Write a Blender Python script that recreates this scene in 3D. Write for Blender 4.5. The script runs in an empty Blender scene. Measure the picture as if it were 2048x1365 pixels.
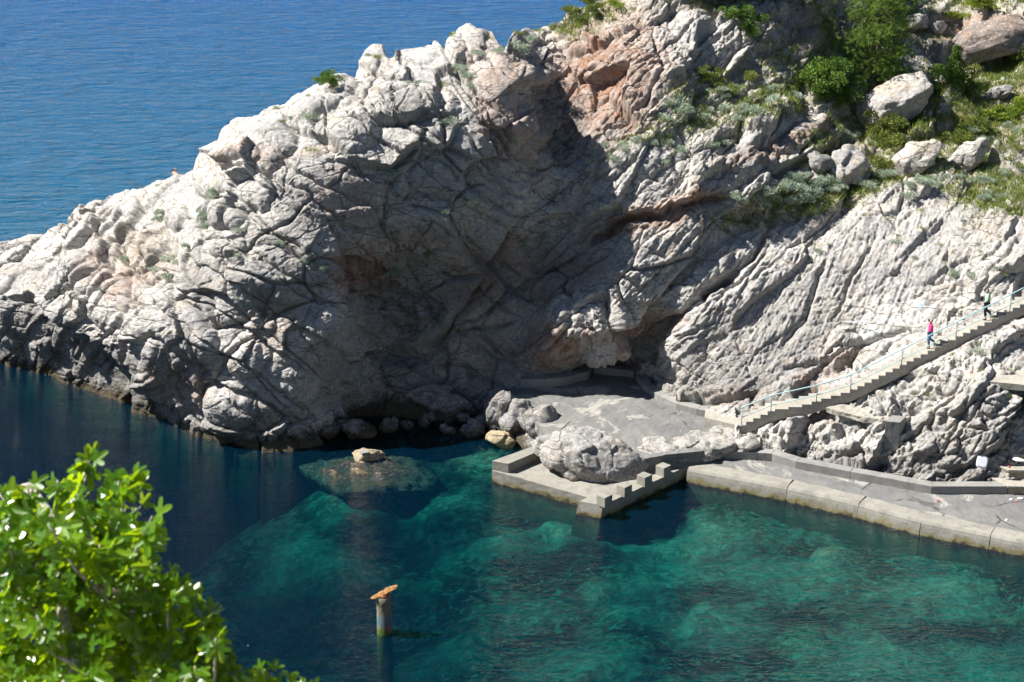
import bpy, bmesh, math, random
import numpy as np
from mathutils import Vector, Matrix, Euler

# ------------------------------------------------------------------ camera, world, sun, exposure
scene = bpy.context.scene
C = scene.collection
CAM_H = 44.0
PITCH = math.radians(20.6)
FPX = 3982.0                       # focal length in photo pixels (70 mm on 36 mm, 2048 px wide)
cam_d = bpy.data.cameras.new('camera')
cam = bpy.data.objects.new('camera', cam_d); C.objects.link(cam)
cam.location = (0, 0, CAM_H)
cam.rotation_euler = (math.pi/2 - PITCH, 0, 0)
cam_d.sensor_width = 36.0; cam_d.lens = FPX/2048*36
cam_d.clip_start = 0.5; cam_d.clip_end = 12000
cam_d.dof.use_dof = True; cam_d.dof.focus_distance = 106.0; cam_d.dof.aperture_fstop = 3.6
scene.camera = cam

SUN_EL = math.radians(49); SUN_BACK = math.radians(8)     # sun stands left of the view and a little behind the cliffs
TO_SUN = Vector((-math.cos(SUN_BACK)*math.cos(SUN_EL), math.sin(SUN_BACK)*math.cos(SUN_EL), math.sin(SUN_EL)))
world = bpy.data.worlds.new('World'); scene.world = world; world.use_nodes = True
wn = world.node_tree
sky = wn.nodes.new('ShaderNodeTexSky'); sky.sky_type = 'NISHITA'; sky.sun_disc = False
sky.sun_elevation = SUN_EL; sky.sun_rotation = math.atan2(TO_SUN.x, TO_SUN.y)
sky.altitude = 0; sky.air_density = 1.0; sky.dust_density = 0.1; sky.ozone_density = 4.0
wn.links.new(sky.outputs[0], wn.nodes['Background'].inputs[0])
wn.nodes['Background'].inputs[1].default_value = 0.036
sd = bpy.data.lights.new('sun', 'SUN'); sd.energy = 5.0; sd.angle = math.radians(0.53); sd.color = (1.0, 0.965, 0.92)
sun = bpy.data.objects.new('sun', sd); C.objects.link(sun)
sun.rotation_euler = TO_SUN.to_track_quat('Z', 'Y').to_euler()
sun.location = (-60, 60, 90)
vs = scene.view_settings
vs.view_transform = 'Standard'; vs.look = 'None'; vs.gamma = 1.0; vs.exposure = 1.25; vs.use_curve_mapping = False

cy = scene.cycles
cy.max_bounces = 5; cy.diffuse_bounces = 2; cy.glossy_bounces = 2; cy.transmission_bounces = 3; cy.transparent_max_bounces = 8; cy.volume_bounces = 0
cy.adaptive_threshold = 0.03
cy.caustics_reflective = False; cy.caustics_refractive = False

# ------------------------------------------------------------------ pixel <-> world
cP, sP = math.cos(PITCH), math.sin(PITCH)
def ray(px, py):
    a = (px-1024)/FPX; b = (py-682.5)/FPX
    return a, cP - b*sP, -sP - b*cP
def W(px, py, z=0.0):                       # point at height z under this photo pixel
    dx, dy, dz = ray(px, py); t = (z-CAM_H)/dz
    return Vector((dx*t, dy*t, z))
def WY(px, py, Y):                          # point at distance Y
    dx, dy, dz = ray(px, py); t = Y/dy
    return Vector((dx*t, Y, CAM_H+dz*t))
def to_px(p):
    zc = p[1]*cP - (p[2]-CAM_H)*sP
    return 1024+FPX*p[0]/zc, 682.5-FPX*(p[1]*sP+(p[2]-CAM_H)*cP)/zc

# ------------------------------------------------------------------ numpy noise
def _h(ix, iy, iz, s):
    with np.errstate(over='ignore'):
        h = (ix.astype(np.uint32)*np.uint32(374761393) + iy.astype(np.uint32)*np.uint32(668265263)
             + iz.astype(np.uint32)*np.uint32(2147483647 & 1274126177) + np.uint32((s*974634777+12345) & 0xffffffff))
        h = (h ^ (h >> np.uint32(13)))*np.uint32(1274126177)
        h = (h ^ (h >> np.uint32(16)))*np.uint32(2246822519)
        h = h ^ (h >> np.uint32(15))
    return h
def h01(ix, iy, iz, s): return (_h(ix, iy, iz, s) >> np.uint32(8)).astype(np.float32)/np.float32(1 << 24)
def vnoise(P, s=0):                         # value noise in [-1,1]
    i = np.floor(P).astype(np.int32); f = (P-i).astype(np.float32)
    u = f*f*f*(f*(f*6-15)+10)
    x, y, z = i[:, 0], i[:, 1], i[:, 2]
    def l(a, b, t): return a+(b-a)*t
    c = [[[h01(x+a, y+b, z+c_, s) for c_ in (0, 1)] for b in (0, 1)] for a in (0, 1)]
    r = l(l(l(c[0][0][0], c[1][0][0], u[:, 0]), l(c[0][1][0], c[1][1][0], u[:, 0]), u[:, 1]),
          l(l(c[0][0][1], c[1][0][1], u[:, 0]), l(c[0][1][1], c[1][1][1], u[:, 0]), u[:, 1]), u[:, 2])
    return r*2-1
ROT = np.array(Euler((0.5, 0.8, 0.3)).to_matrix(), dtype=np.float32)
def fbm(P, octv=4, s=0, gain=0.5, ridged=False):
    P = P.astype(np.float32); a = 1.0; t = 0; o = np.zeros(len(P), np.float32)
    for k in range(octv):
        n = vnoise(P, s+k)
        if ridged: n = 1-2*np.abs(n)
        o += a*n; t += a; a *= gain; P = (P @ ROT.T)*2.03+17.3
    return o/t
def worley(P, s=0, jit=0.95):               # F1, F2, offset to nearest point, three cell randoms
    P = P.astype(np.float32); i = np.floor(P).astype(np.int32); n = len(P)
    f1 = np.full(n, 9, np.float32); f2 = f1.copy(); off = np.zeros((n, 3), np.float32); cid = np.zeros((n, 3), np.int32)
    for a in (-1, 0, 1):
        for b in (-1, 0, 1):
            for c in (-1, 0, 1):
                cx, cy, cz = i[:, 0]+a, i[:, 1]+b, i[:, 2]+c
                h = _h(cx, cy, cz, s)
                r = np.stack([(h & 1023), ((h >> np.uint32(10)) & 1023), ((h >> np.uint32(20)) & 1023)], 1).astype(np.float32)/1023
                q = np.stack([cx, cy, cz], 1)+0.5+(r-0.5)*jit
                d = P-q; dd = np.sqrt((d*d).sum(1))
                m = dd < f1
                f2 = np.where(m, f1, np.minimum(f2, dd)); f1 = np.where(m, dd, f1)
                off[m] = d[m]; cid[m, 0] = cx[m]; cid[m, 1] = cy[m]; cid[m, 2] = cz[m]
    rnd = np.stack([h01(cid[:, 0], cid[:, 1], cid[:, 2], s+50+k) for k in range(4)], 1)
    return f1, f2, off, rnd
def sstep(a, b, x):
    t = np.clip((x-a)/(b-a), 0, 1); return t*t*(3-2*t)
def blocky(P, s, cell, stretch_m, groove, facet, offs, gw=0.10, warp=0.16):
    """angular broken-rock relief: tilted facets per cell with recessed joints"""
    Q = (P @ stretch_m.T)/cell
    w = np.stack([fbm(Q*0.9+31*k, 2, s+20+k) for k in range(3)], 1)
    f1, f2, off, rnd = worley(Q+w*warp, s)
    e = f2-f1
    g = (rnd[:, :3]-0.5)*2
    d = facet*(off*g).sum(1)*1.6+offs*(rnd[:, 3]-0.5)*2
    keep = np.clip(0.55+0.9*vnoise(Q*0.6, s+40), 0.08, 1)
    return d*(0.6+0.4*sstep(0, gw*1.6, e))-groove*keep*np.exp(-(e/gw)**1.3), e, rnd

def jointed(P, s, ang, La, Lp, groove, step, tilt, gw, warp=0.19, yk=0.35):
    """long parallel joints with offset, slightly tilted slabs between them"""
    c, s_ = math.cos(ang), math.sin(ang)
    wa = fbm(P*0.35+s, 3, s+11); wb = fbm(P*0.35+s+40, 3, s+12); wc = fbm(P*1.7+s, 2, s+13)*0.12
    u = (P[:, 0]*c+P[:, 2]*s_+0.2*P[:, 1])/La+warp*1.2*wa; v = (-P[:, 0]*s_+P[:, 2]*c+yk*P[:, 1])/Lp+warp*La/Lp*0.45*wb+wc
    row = np.floor(v).astype(np.int32); z = np.zeros_like(row)
    fv = v-row; lo = 0.28*(h01(row, z, z, s)-0.5); hi = 0.28*(h01(row+1, z, z, s)-0.5)      # uneven spacing
    dlow = fv-lo; dhigh = 1+hi-fv
    row = row-(dlow < 0)+(dhigh < 0)
    u2 = u+7.3*h01(row, z, z+3, s); col = np.floor(u2).astype(np.int32); fu = u2-col
    dv_ = np.minimum(np.abs(dlow), np.abs(dhigh))*Lp; du_ = np.minimum(fu, 1-fu)*La
    gate = np.clip(0.55+1.3*vnoise(P*0.5+s*3, s+5), 0.05, 1); gate2 = np.clip(0.2+1.6*vnoise(P*0.7+s*5, s+6), 0, 1)
    st = (h01(row, col, z, s+1)-0.5)*2*step; tl = (h01(row, col, z, s+2)-0.5)*2*tilt*(fv-0.5)*Lp+(h01(row, col, z, s+4)-0.5)*2*tilt*0.6*(fu-0.5)*La
    soft = sstep(0, gw*1.2, np.minimum(dv_, du_))
    return (st+tl)*(0.5+0.5*soft)-groove*np.maximum(gate*np.exp(-(dv_/gw)**1.4), gate2*np.exp(-(du_/gw)**1.4))

# ------------------------------------------------------------------ object helpers
def tag(o, label=None, cat=None, group=None, kind=None):
    if label: o['label'] = label
    if cat: o['category'] = cat
    if group: o['group'] = group
    if kind: o['kind'] = kind
    return o
def link(name, me, mat=None, parent=None):
    o = bpy.data.objects.new(name, me); C.objects.link(o)
    if mat is not None and len(me.materials) == 0: me.materials.append(mat)
    if parent is not None: o.parent = parent
    return o
def empty(name, loc=(0, 0, 0), rz=0):
    o = bpy.data.objects.new(name, None); C.objects.link(o); o.location = loc; o.rotation_euler = (0, 0, rz); o.empty_display_size = 0.3
    return o
def mesh_np(name, V, F, smooth=True):
    me = bpy.data.meshes.new(name)
    V = np.asarray(V, np.float32); F = np.asarray(F, np.int32)
    me.vertices.add(len(V)); me.vertices.foreach_set('co', V.ravel())
    k = F.shape[1]
    me.loops.add(F.size); me.loops.foreach_set('vertex_index', F.ravel())
    me.polygons.add(len(F)); me.polygons.foreach_set('loop_start', np.arange(0, F.size, k, dtype=np.int32))
    me.polygons.foreach_set('loop_total', np.full(len(F), k, np.int32))
    me.polygons.foreach_set('use_smooth', np.full(len(F), smooth, bool))
    me.update(calc_edges=True)
    return me
def mesh_py(name, V, F, smooth=False):
    me = bpy.data.meshes.new(name); me.from_pydata([tuple(v) for v in V], [], F)
    if smooth:
        for p in me.polygons: p.use_smooth = True
    me.update(); return me
def grid_faces(nr, nc):
    i = np.arange(nr*nc).reshape(nr, nc)
    return np.stack([i[:-1, :-1], i[:-1, 1:], i[1:, 1:], i[1:, :-1]], -1).reshape(-1, 4)
def bm_mesh(name, bm, smooth=False, bevel=0, seg=2):
    if bevel:
        bmesh.ops.bevel(bm, geom=[e for e in bm.edges if e.calc_face_angle(0) > 0.4], offset=bevel, segments=seg, affect='EDGES', profile=0.6)
    bmesh.ops.recalc_face_normals(bm, faces=bm.faces)
    me = bpy.data.meshes.new(name); bm.to_mesh(me); bm.free()
    for p in me.polygons: p.use_smooth = smooth
    return me
def prism(name, poly, z0, z1, bevel=0.0, rough=0.0, cuts=0, seed=1):
    """extruded polygon; poly of (x,y) or (x,y,ztop)"""
    bm = bmesh.new()
    top = [bm.verts.new((p[0], p[1], p[2] if len(p) > 2 else z1)) for p in poly]
    bot = [bm.verts.new((p[0], p[1], z0)) for p in poly]
    n = len(poly)
    bm.faces.new(top); bm.faces.new(bot[::-1])
    for i in range(n): bm.faces.new((top[i], bot[i], bot[(i+1) % n], top[(i+1) % n]))
    bmesh.ops.recalc_face_normals(bm, faces=bm.faces)
    if bevel: bmesh.ops.bevel(bm, geom=list(bm.edges), offset=bevel, segments=2, affect='EDGES', profile=0.6)
    if rough:
        bmesh.ops.triangulate(bm, faces=bm.faces)
        for _ in range(cuts):
            bmesh.ops.subdivide_edges(bm, edges=[e for e in bm.edges if e.calc_length() > 0.22], cuts=1, use_grid_fill=True)
            bmesh.ops.triangulate(bm, faces=bm.faces)
        P = np.array([v.co[:] for v in bm.verts], np.float32); bm.normal_update()
        d = rough*(fbm(P*2.2+seed*7, 3, seed)+0.5*fbm(P*7+seed, 2, seed+3))
        for v, k in zip(bm.verts, d): v.co += v.normal*float(k)
    return bm_mesh(name, bm)
def box_mesh(name, sx, sy, sz, bevel=0.02):
    bm = bmesh.new(); bmesh.ops.create_cube(bm, size=1)
    for v in bm.verts: v.co = (v.co.x*sx, v.co.y*sy, (v.co.z+0.5)*sz)
    return bm_mesh(name, bm, bevel=bevel)
def tube_data(pts, rads, n=8, V=None, F=None):
    V = [] if V is None else V; F = [] if F is None else F
    pts = [Vector(p) for p in pts]; base = len(V); up = Vector((0.13, 0.21, 0.97))
    for i, p in enumerate(pts):
        t = (pts[min(i+1, len(pts)-1)]-pts[max(i-1, 0)]).normalized()
        a = t.cross(up)
        if a.length < 1e-3: a = t.cross(Vector((1, 0, 0)))
        a.normalize(); b = t.cross(a)
        for k in range(n):
            th = 2*math.pi*k/n; V.append(p+(a*math.cos(th)+b*math.sin(th))*rads[i])
    for i in range(len(pts)-1):
        for k in range(n):
            F.append((base+i*n+k, base+i*n+(k+1) % n, base+(i+1)*n+(k+1) % n, base+(i+1)*n+k))
    F.append(tuple(base+k for k in range(n))[::-1]); F.append(tuple(base+(len(pts)-1)*n+k for k in range(n)))
    return V, F
def tube(name, pts, r, mat, parent=None, n=8):
    rads = r if isinstance(r, (list, tuple)) else [r]*len(pts)
    V, F = tube_data(pts, rads, n)
    return link(name, mesh_py(name, V, F, True), mat, parent)

# ------------------------------------------------------------------ materials
class NT:
    def __init__(s, name):
        s.m = bpy.data.materials.new(name); s.m.use_nodes = True; s.t = s.m.node_tree; s.t.nodes.clear()
        s.out = s.t.nodes.new('ShaderNodeOutputMaterial')
    def n(s, typ, ins=None, **kw):
        nd = s.t.nodes.new(typ)
        for k, v in kw.items(): setattr(nd, k, v)
        for k, v in (ins or {}).items():
            if isinstance(v, bpy.types.NodeSocket): s.t.links.new(v, nd.inputs[k])
            else: nd.inputs[k].default_value = v
        return nd
    def pos(s, scale=(1, 1, 1), rot=(0, 0, 0), obj=False):
        if obj: src = s.n('ShaderNodeTexCoord').outputs['Object']
        else: src = s.n('ShaderNodeNewGeometry').outputs['Position']
        return s.n('ShaderNodeMapping', {'Vector': src, 'Scale': scale, 'Rotation': rot}).outputs[0]
    def noise(s, vec, scale, detail=6, rough=0.55, dist=0.0):
        return s.n('ShaderNodeTexNoise', {'Vector': vec, 'Scale': scale, 'Detail': detail, 'Roughness': rough, 'Distortion': dist}).outputs[0]
    def ramp(s, fac, stops):
        r = s.n('ShaderNodeValToRGB', {0: fac}); e = r.color_ramp.elements
        while len(e) > 1: e.remove(e[-1])
        for i, (p, c) in enumerate(stops):
            x = e[0] if i == 0 else e.new(p)
            x.position = p; x.color = (c, c, c, 1) if isinstance(c, (int, float)) else tuple(c)+(1,)
        return r.outputs[0]
    def mix(s, fac, a, b, blend='MIX'):
        f = lambda c: c if isinstance(c, bpy.types.NodeSocket) else tuple(c)+(1,)
        return s.n('ShaderNodeMix', {0: fac, 6: f(a), 7: f(b)}, data_type='RGBA', blend_type=blend).outputs[2]
    def math(s, op, a, b=0.0, clamp=False):
        return s.n('ShaderNodeMath', {0: a, 1: b}, operation=op, use_clamp=clamp).outputs[0]
    def rng(s, v, a, b, c=0.0, d=1.0):
        return s.n('ShaderNodeMapRange', {0: v, 1: a, 2: b, 3: c, 4: d}).outputs[0]
    def bump(s, h, dist, strength=1.0, normal=None):
        i = {'Height': h, 'Distance': dist, 'Strength': strength}
        if normal is not None: i['Normal'] = normal
        return s.n('ShaderNodeBump', i).outputs[0]
    def bsdf(s, col, rough=0.8, normal=None, spec=0.3, **k):
        i = {'Base Color': col if isinstance(col, bpy.types.NodeSocket) else tuple(col)+(1,), 'Roughness': rough, 'Specular IOR Level': spec}
        if normal is not None: i['Normal'] = normal
        i.update(k)
        b = s.n('ShaderNodeBsdfPrincipled', i); s.t.links.new(b.outputs[0], s.out.inputs[0]); return b

def rock_mat(name, pale, grey, tan, waterline=True, dark_amt=0.5):
    m = NT(name); p = m.pos()
    big = m.noise(p, 0.22, 3, 0.6, 0.6); mid = m.noise(p, 1.3, 5, 0.65, 0.3); fine = m.noise(p, 6, 4, 0.7)
    col = m.mix(m.ramp(big, [(0.36, 0), (0.62, 1)]), pale, grey)
    col = m.mix(m.math('MULTIPLY', m.ramp(m.noise(m.pos((0.5, 0.5, 1.6), (0.3, 0.6, 0)), 0.9, 4, 0.65, 0.8), [(0.52, 0), (0.70, 1)]), 0.7), col, tan)
    col = m.mix(m.math('MULTIPLY', m.ramp(mid, [(0.52, 0), (0.68, 1)]), dark_amt), col, (0.125, 0.122, 0.118))
    col = m.mix(m.math('MULTIPLY', m.ramp(fine, [(0.36, 1), (0.47, 0)]), 0.6), col, (0.13, 0.122, 0.11))
    col = m.mix(m.math('MULTIPLY', m.ramp(fine, [(0.54, 0), (0.68, 1)]), 0.5), col, (0.68, 0.65, 0.60))
    at = m.n('ShaderNodeAttribute', attribute_name='mask')
    sp = m.n('ShaderNodeSeparateColor', {0: at.outputs['Color']})
    brk = m.rng(mid, 0.30, 0.66, 0.25, 1.25)
    rr = m.math('MULTIPLY', sp.outputs[0], brk, True)
    col = m.mix(rr, col, m.mix(fine, (0.19, 0.105, 0.07), (0.34, 0.20, 0.13)))
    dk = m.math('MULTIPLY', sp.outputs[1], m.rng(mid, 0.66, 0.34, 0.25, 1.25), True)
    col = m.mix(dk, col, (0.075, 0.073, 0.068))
    gn = m.math('MULTIPLY', sp.outputs[2], m.rng(mid, 0.35, 0.6), True)
    col = m.mix(gn, col, m.mix(fine, (0.13, 0.145, 0.055), (0.32, 0.24, 0.15)))
    if name == 'cliff_rock':
        col = m.mix(m.math('MULTIPLY', at.outputs['Alpha'], m.ramp(m.noise(p, 2.3, 5, 0.7), [(0.55, 0), (0.62, 1)]), True), col, (0.33, 0.50, 0.66))
    if waterline:
        z = m.n('ShaderNodeSeparateXYZ', {0: m.n('ShaderNodeNewGeometry').outputs['Position']}).outputs[2]
        zz = m.math('ADD', z, m.rng(big, 0.3, 0.7, -0.6, 0.6)); zz = m.math('ADD', zz, m.rng(fine, 0.3, 0.7, -0.25, 0.25))
        col = m.mix(m.rng(zz, 1.0, 0.35), col, (0.060, 0.052, 0.040))
        col = m.mix(m.math('MULTIPLY', m.rng(zz, 0.35, 0.1), m.rng(zz, -0.6, -0.2), True), col, (0.085, 0.068, 0.042))
        col = m.mix(m.rng(zz, -0.3, -0.9), col, (0.045, 0.055, 0.03))
    wv = m.mix(0.16, m.pos((0.45, 0.8, 1.7), (0, 0.8, 0)), m.n('ShaderNodeTexNoise', {'Vector': p, 'Scale': 0.9, 'Detail': 3}).outputs[1])
    ck2 = m.n('ShaderNodeTexVoronoi', {'Vector': wv, 'Scale': 1.05}, feature='DISTANCE_TO_EDGE').outputs[0]
    ckm = m.math('MULTIPLY', m.ramp(ck2, [(0, 1), (0.014, 0.8), (0.03, 0)]), m.ramp(big, [(0.44, 1), (0.56, 0)]))
    col = m.mix(m.math('MULTIPLY', ckm, 0.55), col, (0.06, 0.05, 0.042))
    h = m.math('SUBTRACT', m.math('MULTIPLY', m.noise(p, 4.2, 6, 0.78), 0.75), m.math('MULTIPLY', ckm, 0.3))
    m.bsdf(col, 0.92, m.bump(h, 0.13, 1.0), 0.15)
    return m.m
M = {}
M['cliff'] = rock_mat('cliff_rock', (0.49, 0.463, 0.42), (0.33, 0.318, 0.302), (0.40, 0.325, 0.25))
M['boulder'] = rock_mat('boulder_rock', (0.46, 0.425, 0.37), (0.33, 0.315, 0.30), (0.42, 0.32, 0.21), dark_amt=0.4)
M['tanrock'] = rock_mat('tan_rock', (0.40, 0.32, 0.19), (0.34, 0.28, 0.18), (0.42, 0.33, 0.18), waterline=False, dark_amt=0.4)
M['greyrock'] = rock_mat('grey_rock', (0.27, 0.255, 0.235), (0.19, 0.187, 0.182), (0.26, 0.215, 0.165), dark_amt=0.55)
M['reefrock'] = rock_mat('reef_rock', (0.16, 0.10, 0.045), (0.10, 0.07, 0.03), (0.20, 0.13, 0.05), waterline=False, dark_amt=0.6)
M['brownrock'] = rock_mat('brown_rock', (0.30, 0.235, 0.185), (0.20, 0.17, 0.15), (0.24, 0.15, 0.10), waterline=False, dark_amt=0.6)
M['pierrock'] = rock_mat('pier_rock', (0.38, 0.355, 0.32), (0.24, 0.235, 0.225), (0.34, 0.28, 0.21), waterline=False, dark_amt=0.6)
M['redrock'] = rock_mat('red_rock', (0.40, 0.27, 0.20), (0.30, 0.22, 0.18), (0.34, 0.18, 0.11), waterline=False, dark_amt=0.4)

def concrete_mat(name, a, b, dark=0.35, pits=0.012, wet=True, cracks=False):
    m = NT(name); p = m.pos()
    col = m.mix(m.ramp(m.noise(p, 0.45, 7, 0.62, 0.7), [(0.35, 0), (0.65, 1)]), a, b)
    col = m.mix(m.math('MULTIPLY', m.ramp(m.noise(p, 1.4, 8, 0.65, 0.4), [(0.50, 0), (0.66, 1)]), dark), col, (0.12, 0.115, 0.105))
    col = m.mix(m.math('MULTIPLY', m.ramp(m.noise(p, 9, 5, 0.7), [(0.36, 1), (0.5, 0)]), 0.35), col, (0.18, 0.165, 0.14))
    col = m.mix(m.math('MULTIPLY', m.ramp(m.noise(m.pos((3, 3, 0.25)), 1.0, 5, 0.6), [(0.55, 0), (0.7, 1)]), 0.4), col, (0.2, 0.165, 0.12))
    h = m.math('ADD', m.noise(p, 5, 9, 0.7), m.math('MULTIPLY', m.ramp(m.noise(p, 14, 3), [(0.25, 0), (0.36, 1)]), 0.8))
    if cracks:
        col = m.mix(m.ramp(m.noise(p, 0.33, 8, 0.68, 1.2), [(0.55, 0), (0.60, 1)]), col, (0.30, 0.285, 0.255))
        col = m.mix(m.math('MULTIPLY', m.ramp(m.noise(m.pos((1, 1, 1), (0, 0, 0.4)), 0.55, 5, 0.6, 0.9), [(0.64, 0), (0.69, 1)]), 0.8), col, (0.16, 0.105, 0.045))
        wv = m.mix(0.30, p, m.n('ShaderNodeTexNoise', {'Vector': p, 'Scale': 0.8, 'Detail': 6}).outputs[1])
        v = m.n('ShaderNodeTexVoronoi', {'Vector': wv, 'Scale': 0.42}, feature='DISTANCE_TO_EDGE').outputs[0]
        c = m.math('MULTIPLY', m.ramp(v, [(0, 1), (0.012, 0.7), (0.022, 0)]), m.ramp(m.noise(p, 0.35, 3), [(0.52, 0), (0.58, 1)]))
        col = m.mix(m.math('MULTIPLY', c, 0.75), col, (0.05, 0.045, 0.04))
        h = m.math('SUBTRACT', h, m.math('MULTIPLY', c, 1.5))
    if wet:
        z = m.n('ShaderNodeSeparateXYZ', {0: m.n('ShaderNodeNewGeometry').outputs['Position']}).outputs[2]
        zz = m.math('ADD', z, m.rng(m.noise(p, 1.5, 6), 0.3, 0.7, -0.22, 0.22))
        col = m.mix(m.rng(zz, 0.34, 0.14), col, (0.19, 0.165, 0.085))
        col = m.mix(m.rng(zz, 0.12, 0.0), col, (0.06, 0.048, 0.03))
        col = m.mix(m.rng(zz, -0.1, -0.4), col, (0.16, 0.17, 0.09))
    m.bsdf(col, 0.9, m.bump(h, pits*2.5, 0.8), 0.15)
    return m.m
M['conc'] = concrete_mat('quay_concrete', (0.29, 0.275, 0.235), (0.22, 0.21, 0.18), dark=0.5)
M['conc_old'] = concrete_mat('deck_concrete', (0.125, 0.127, 0.126), (0.19, 0.187, 0.177), cracks=True, wet=False)
M['conc_pale'] = concrete_mat('stair_concrete', (0.37, 0.345, 0.295), (0.31, 0.29, 0.245), dark=0.3, wet=False)
M['conc_wall'] = concrete_mat('wall_concrete', (0.27, 0.262, 0.245), (0.20, 0.197, 0.188), dark=0.4, wet=False)

def simple(name, col, rough=0.6, var=0.25, scale=6, metal=0.0, spec=0.4, bump=0.0):
    m = NT(name); p = m.pos()
    k = m.noise(p, scale, 5, 0.6)
    c = m.mix(m.ramp(k, [(0.3, 0), (0.7, 1)]), tuple(x*(1-var) for x in col), tuple(min(1, x*(1+var)) for x in col))
    m.bsdf(c, rough, m.bump(k, bump) if bump else None, spec, Metallic=metal); return m.m
M['rail'] = simple('rail_paint', (0.30, 0.46, 0.48), 0.45, 0.2, 5)
M['rust'] = simple('rust', (0.30, 0.13, 0.05), 0.9, 0.5, 12)
M['skin'] = simple('skin', (0.48, 0.27, 0.19), 0.55, 0.08)
M['hair'] = simple('dark_hair', (0.02, 0.016, 0.014), 0.5, 0.3, 30)
M['pink'] = simple('pink_cloth', (0.72, 0.035, 0.17), 0.85, 0.18, 9)
M['coral'] = simple('coral_cloth', (0.75, 0.16, 0.13), 0.85, 0.1, 9)
M['denim'] = simple('denim', (0.075, 0.16, 0.27), 0.9, 0.3, 14)
M['sage'] = simple('sage_cloth', (0.33, 0.46, 0.33), 0.85, 0.12, 9)
M['navy'] = simple('navy_cloth', (0.014, 0.022, 0.042), 0.85, 0.3, 12)
M['black'] = simple('black_cloth', (0.013, 0.013, 0.016), 0.7, 0.3, 12)
M['white'] = simple('white_plastic', (0.80, 0.80, 0.86), 0.4, 0.03, 4)
M['litter_w'] = simple('white_paper', (0.75, 0.75, 0.75), 0.7, 0.08)
M['litter_r'] = simple('red_plastic', (0.55, 0.05, 0.06), 0.5, 0.1)
M['litter_b'] = simple('blue_plastic', (0.03, 0.14, 0.55), 0.4, 0.1)
M['bark'] = simple('bark', (0.16, 0.125, 0.095), 0.95, 0.5, 14, bump=0.02)
M['figbark'] = simple('fig_bark', (0.30, 0.27, 0.23), 0.85, 0.4, 20)

def leaf_mat(name, a, b, trans=0.35, rough=0.5, spec=0.4, tcol=None, objrand=True, nscale=2.0):
    m = NT(name); p = m.pos()
    k = m.noise(p, nscale, 4, 0.6)
    if objrand:
        r = m.n('ShaderNodeObjectInfo').outputs['Random']
        k = m.math('ADD', m.math('MULTIPLY', k, 0.6), m.math('MULTIPLY', r, 0.4))
    c = m.mix(m.ramp(k, [(0.28, 0), (0.68, 1)]), a, b)
    pb = m.n('ShaderNodeBsdfPrincipled', {'Base Color': c, 'Roughness': rough, 'Specular IOR Level': spec})
    tc = c if tcol is None else m.mix(m.ramp(k, [(0.3, 0), (0.7, 1)]), tuple(x*0.75 for x in tcol), tcol)
    tb = m.n('ShaderNodeBsdfTranslucent', {0: tc})
    mx = m.n('ShaderNodeMixShader', {0: trans, 1: pb.outputs[0], 2: tb.outputs[0]})
    m.t.links.new(mx.outputs[0], m.out.inputs[0]); return m.m
M['silver'] = leaf_mat('silver_leaf', (0.30, 0.37, 0.27), (0.44, 0.50, 0.385), 0.15, 0.8, 0.15)
M['green'] = leaf_mat('green_leaf', (0.075, 0.15, 0.025), (0.15, 0.24, 0.04), 0.3, 0.6, 0.25)
M['olive'] = leaf_mat('olive_leaf', (0.10, 0.145, 0.03), (0.20, 0.23, 0.05), 0.25, 0.7, 0.2)
M['lime'] = leaf_mat('lime_leaf', (0.17, 0.25, 0.03), (0.27, 0.33, 0.05), 0.3, 0.6, 0.2)
M['needle'] = leaf_mat('pine_needle', (0.07, 0.135, 0.02), (0.15, 0.235, 0.035), 0.2, 0.6, 0.2, nscale=1.2)
M['grass'] = leaf_mat('grass_blade', (0.11, 0.19, 0.03), (0.29, 0.31, 0.09), 0.3, 0.7, 0.15, objrand=False, nscale=0.7)
M['fig'] = leaf_mat('fig_leaf', (0.035, 0.115, 0.004), (0.15, 0.28, 0.006), 0.45, 0.30, 0.6, tcol=(0.52, 0.72, 0.004), nscale=3.0)

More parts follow.
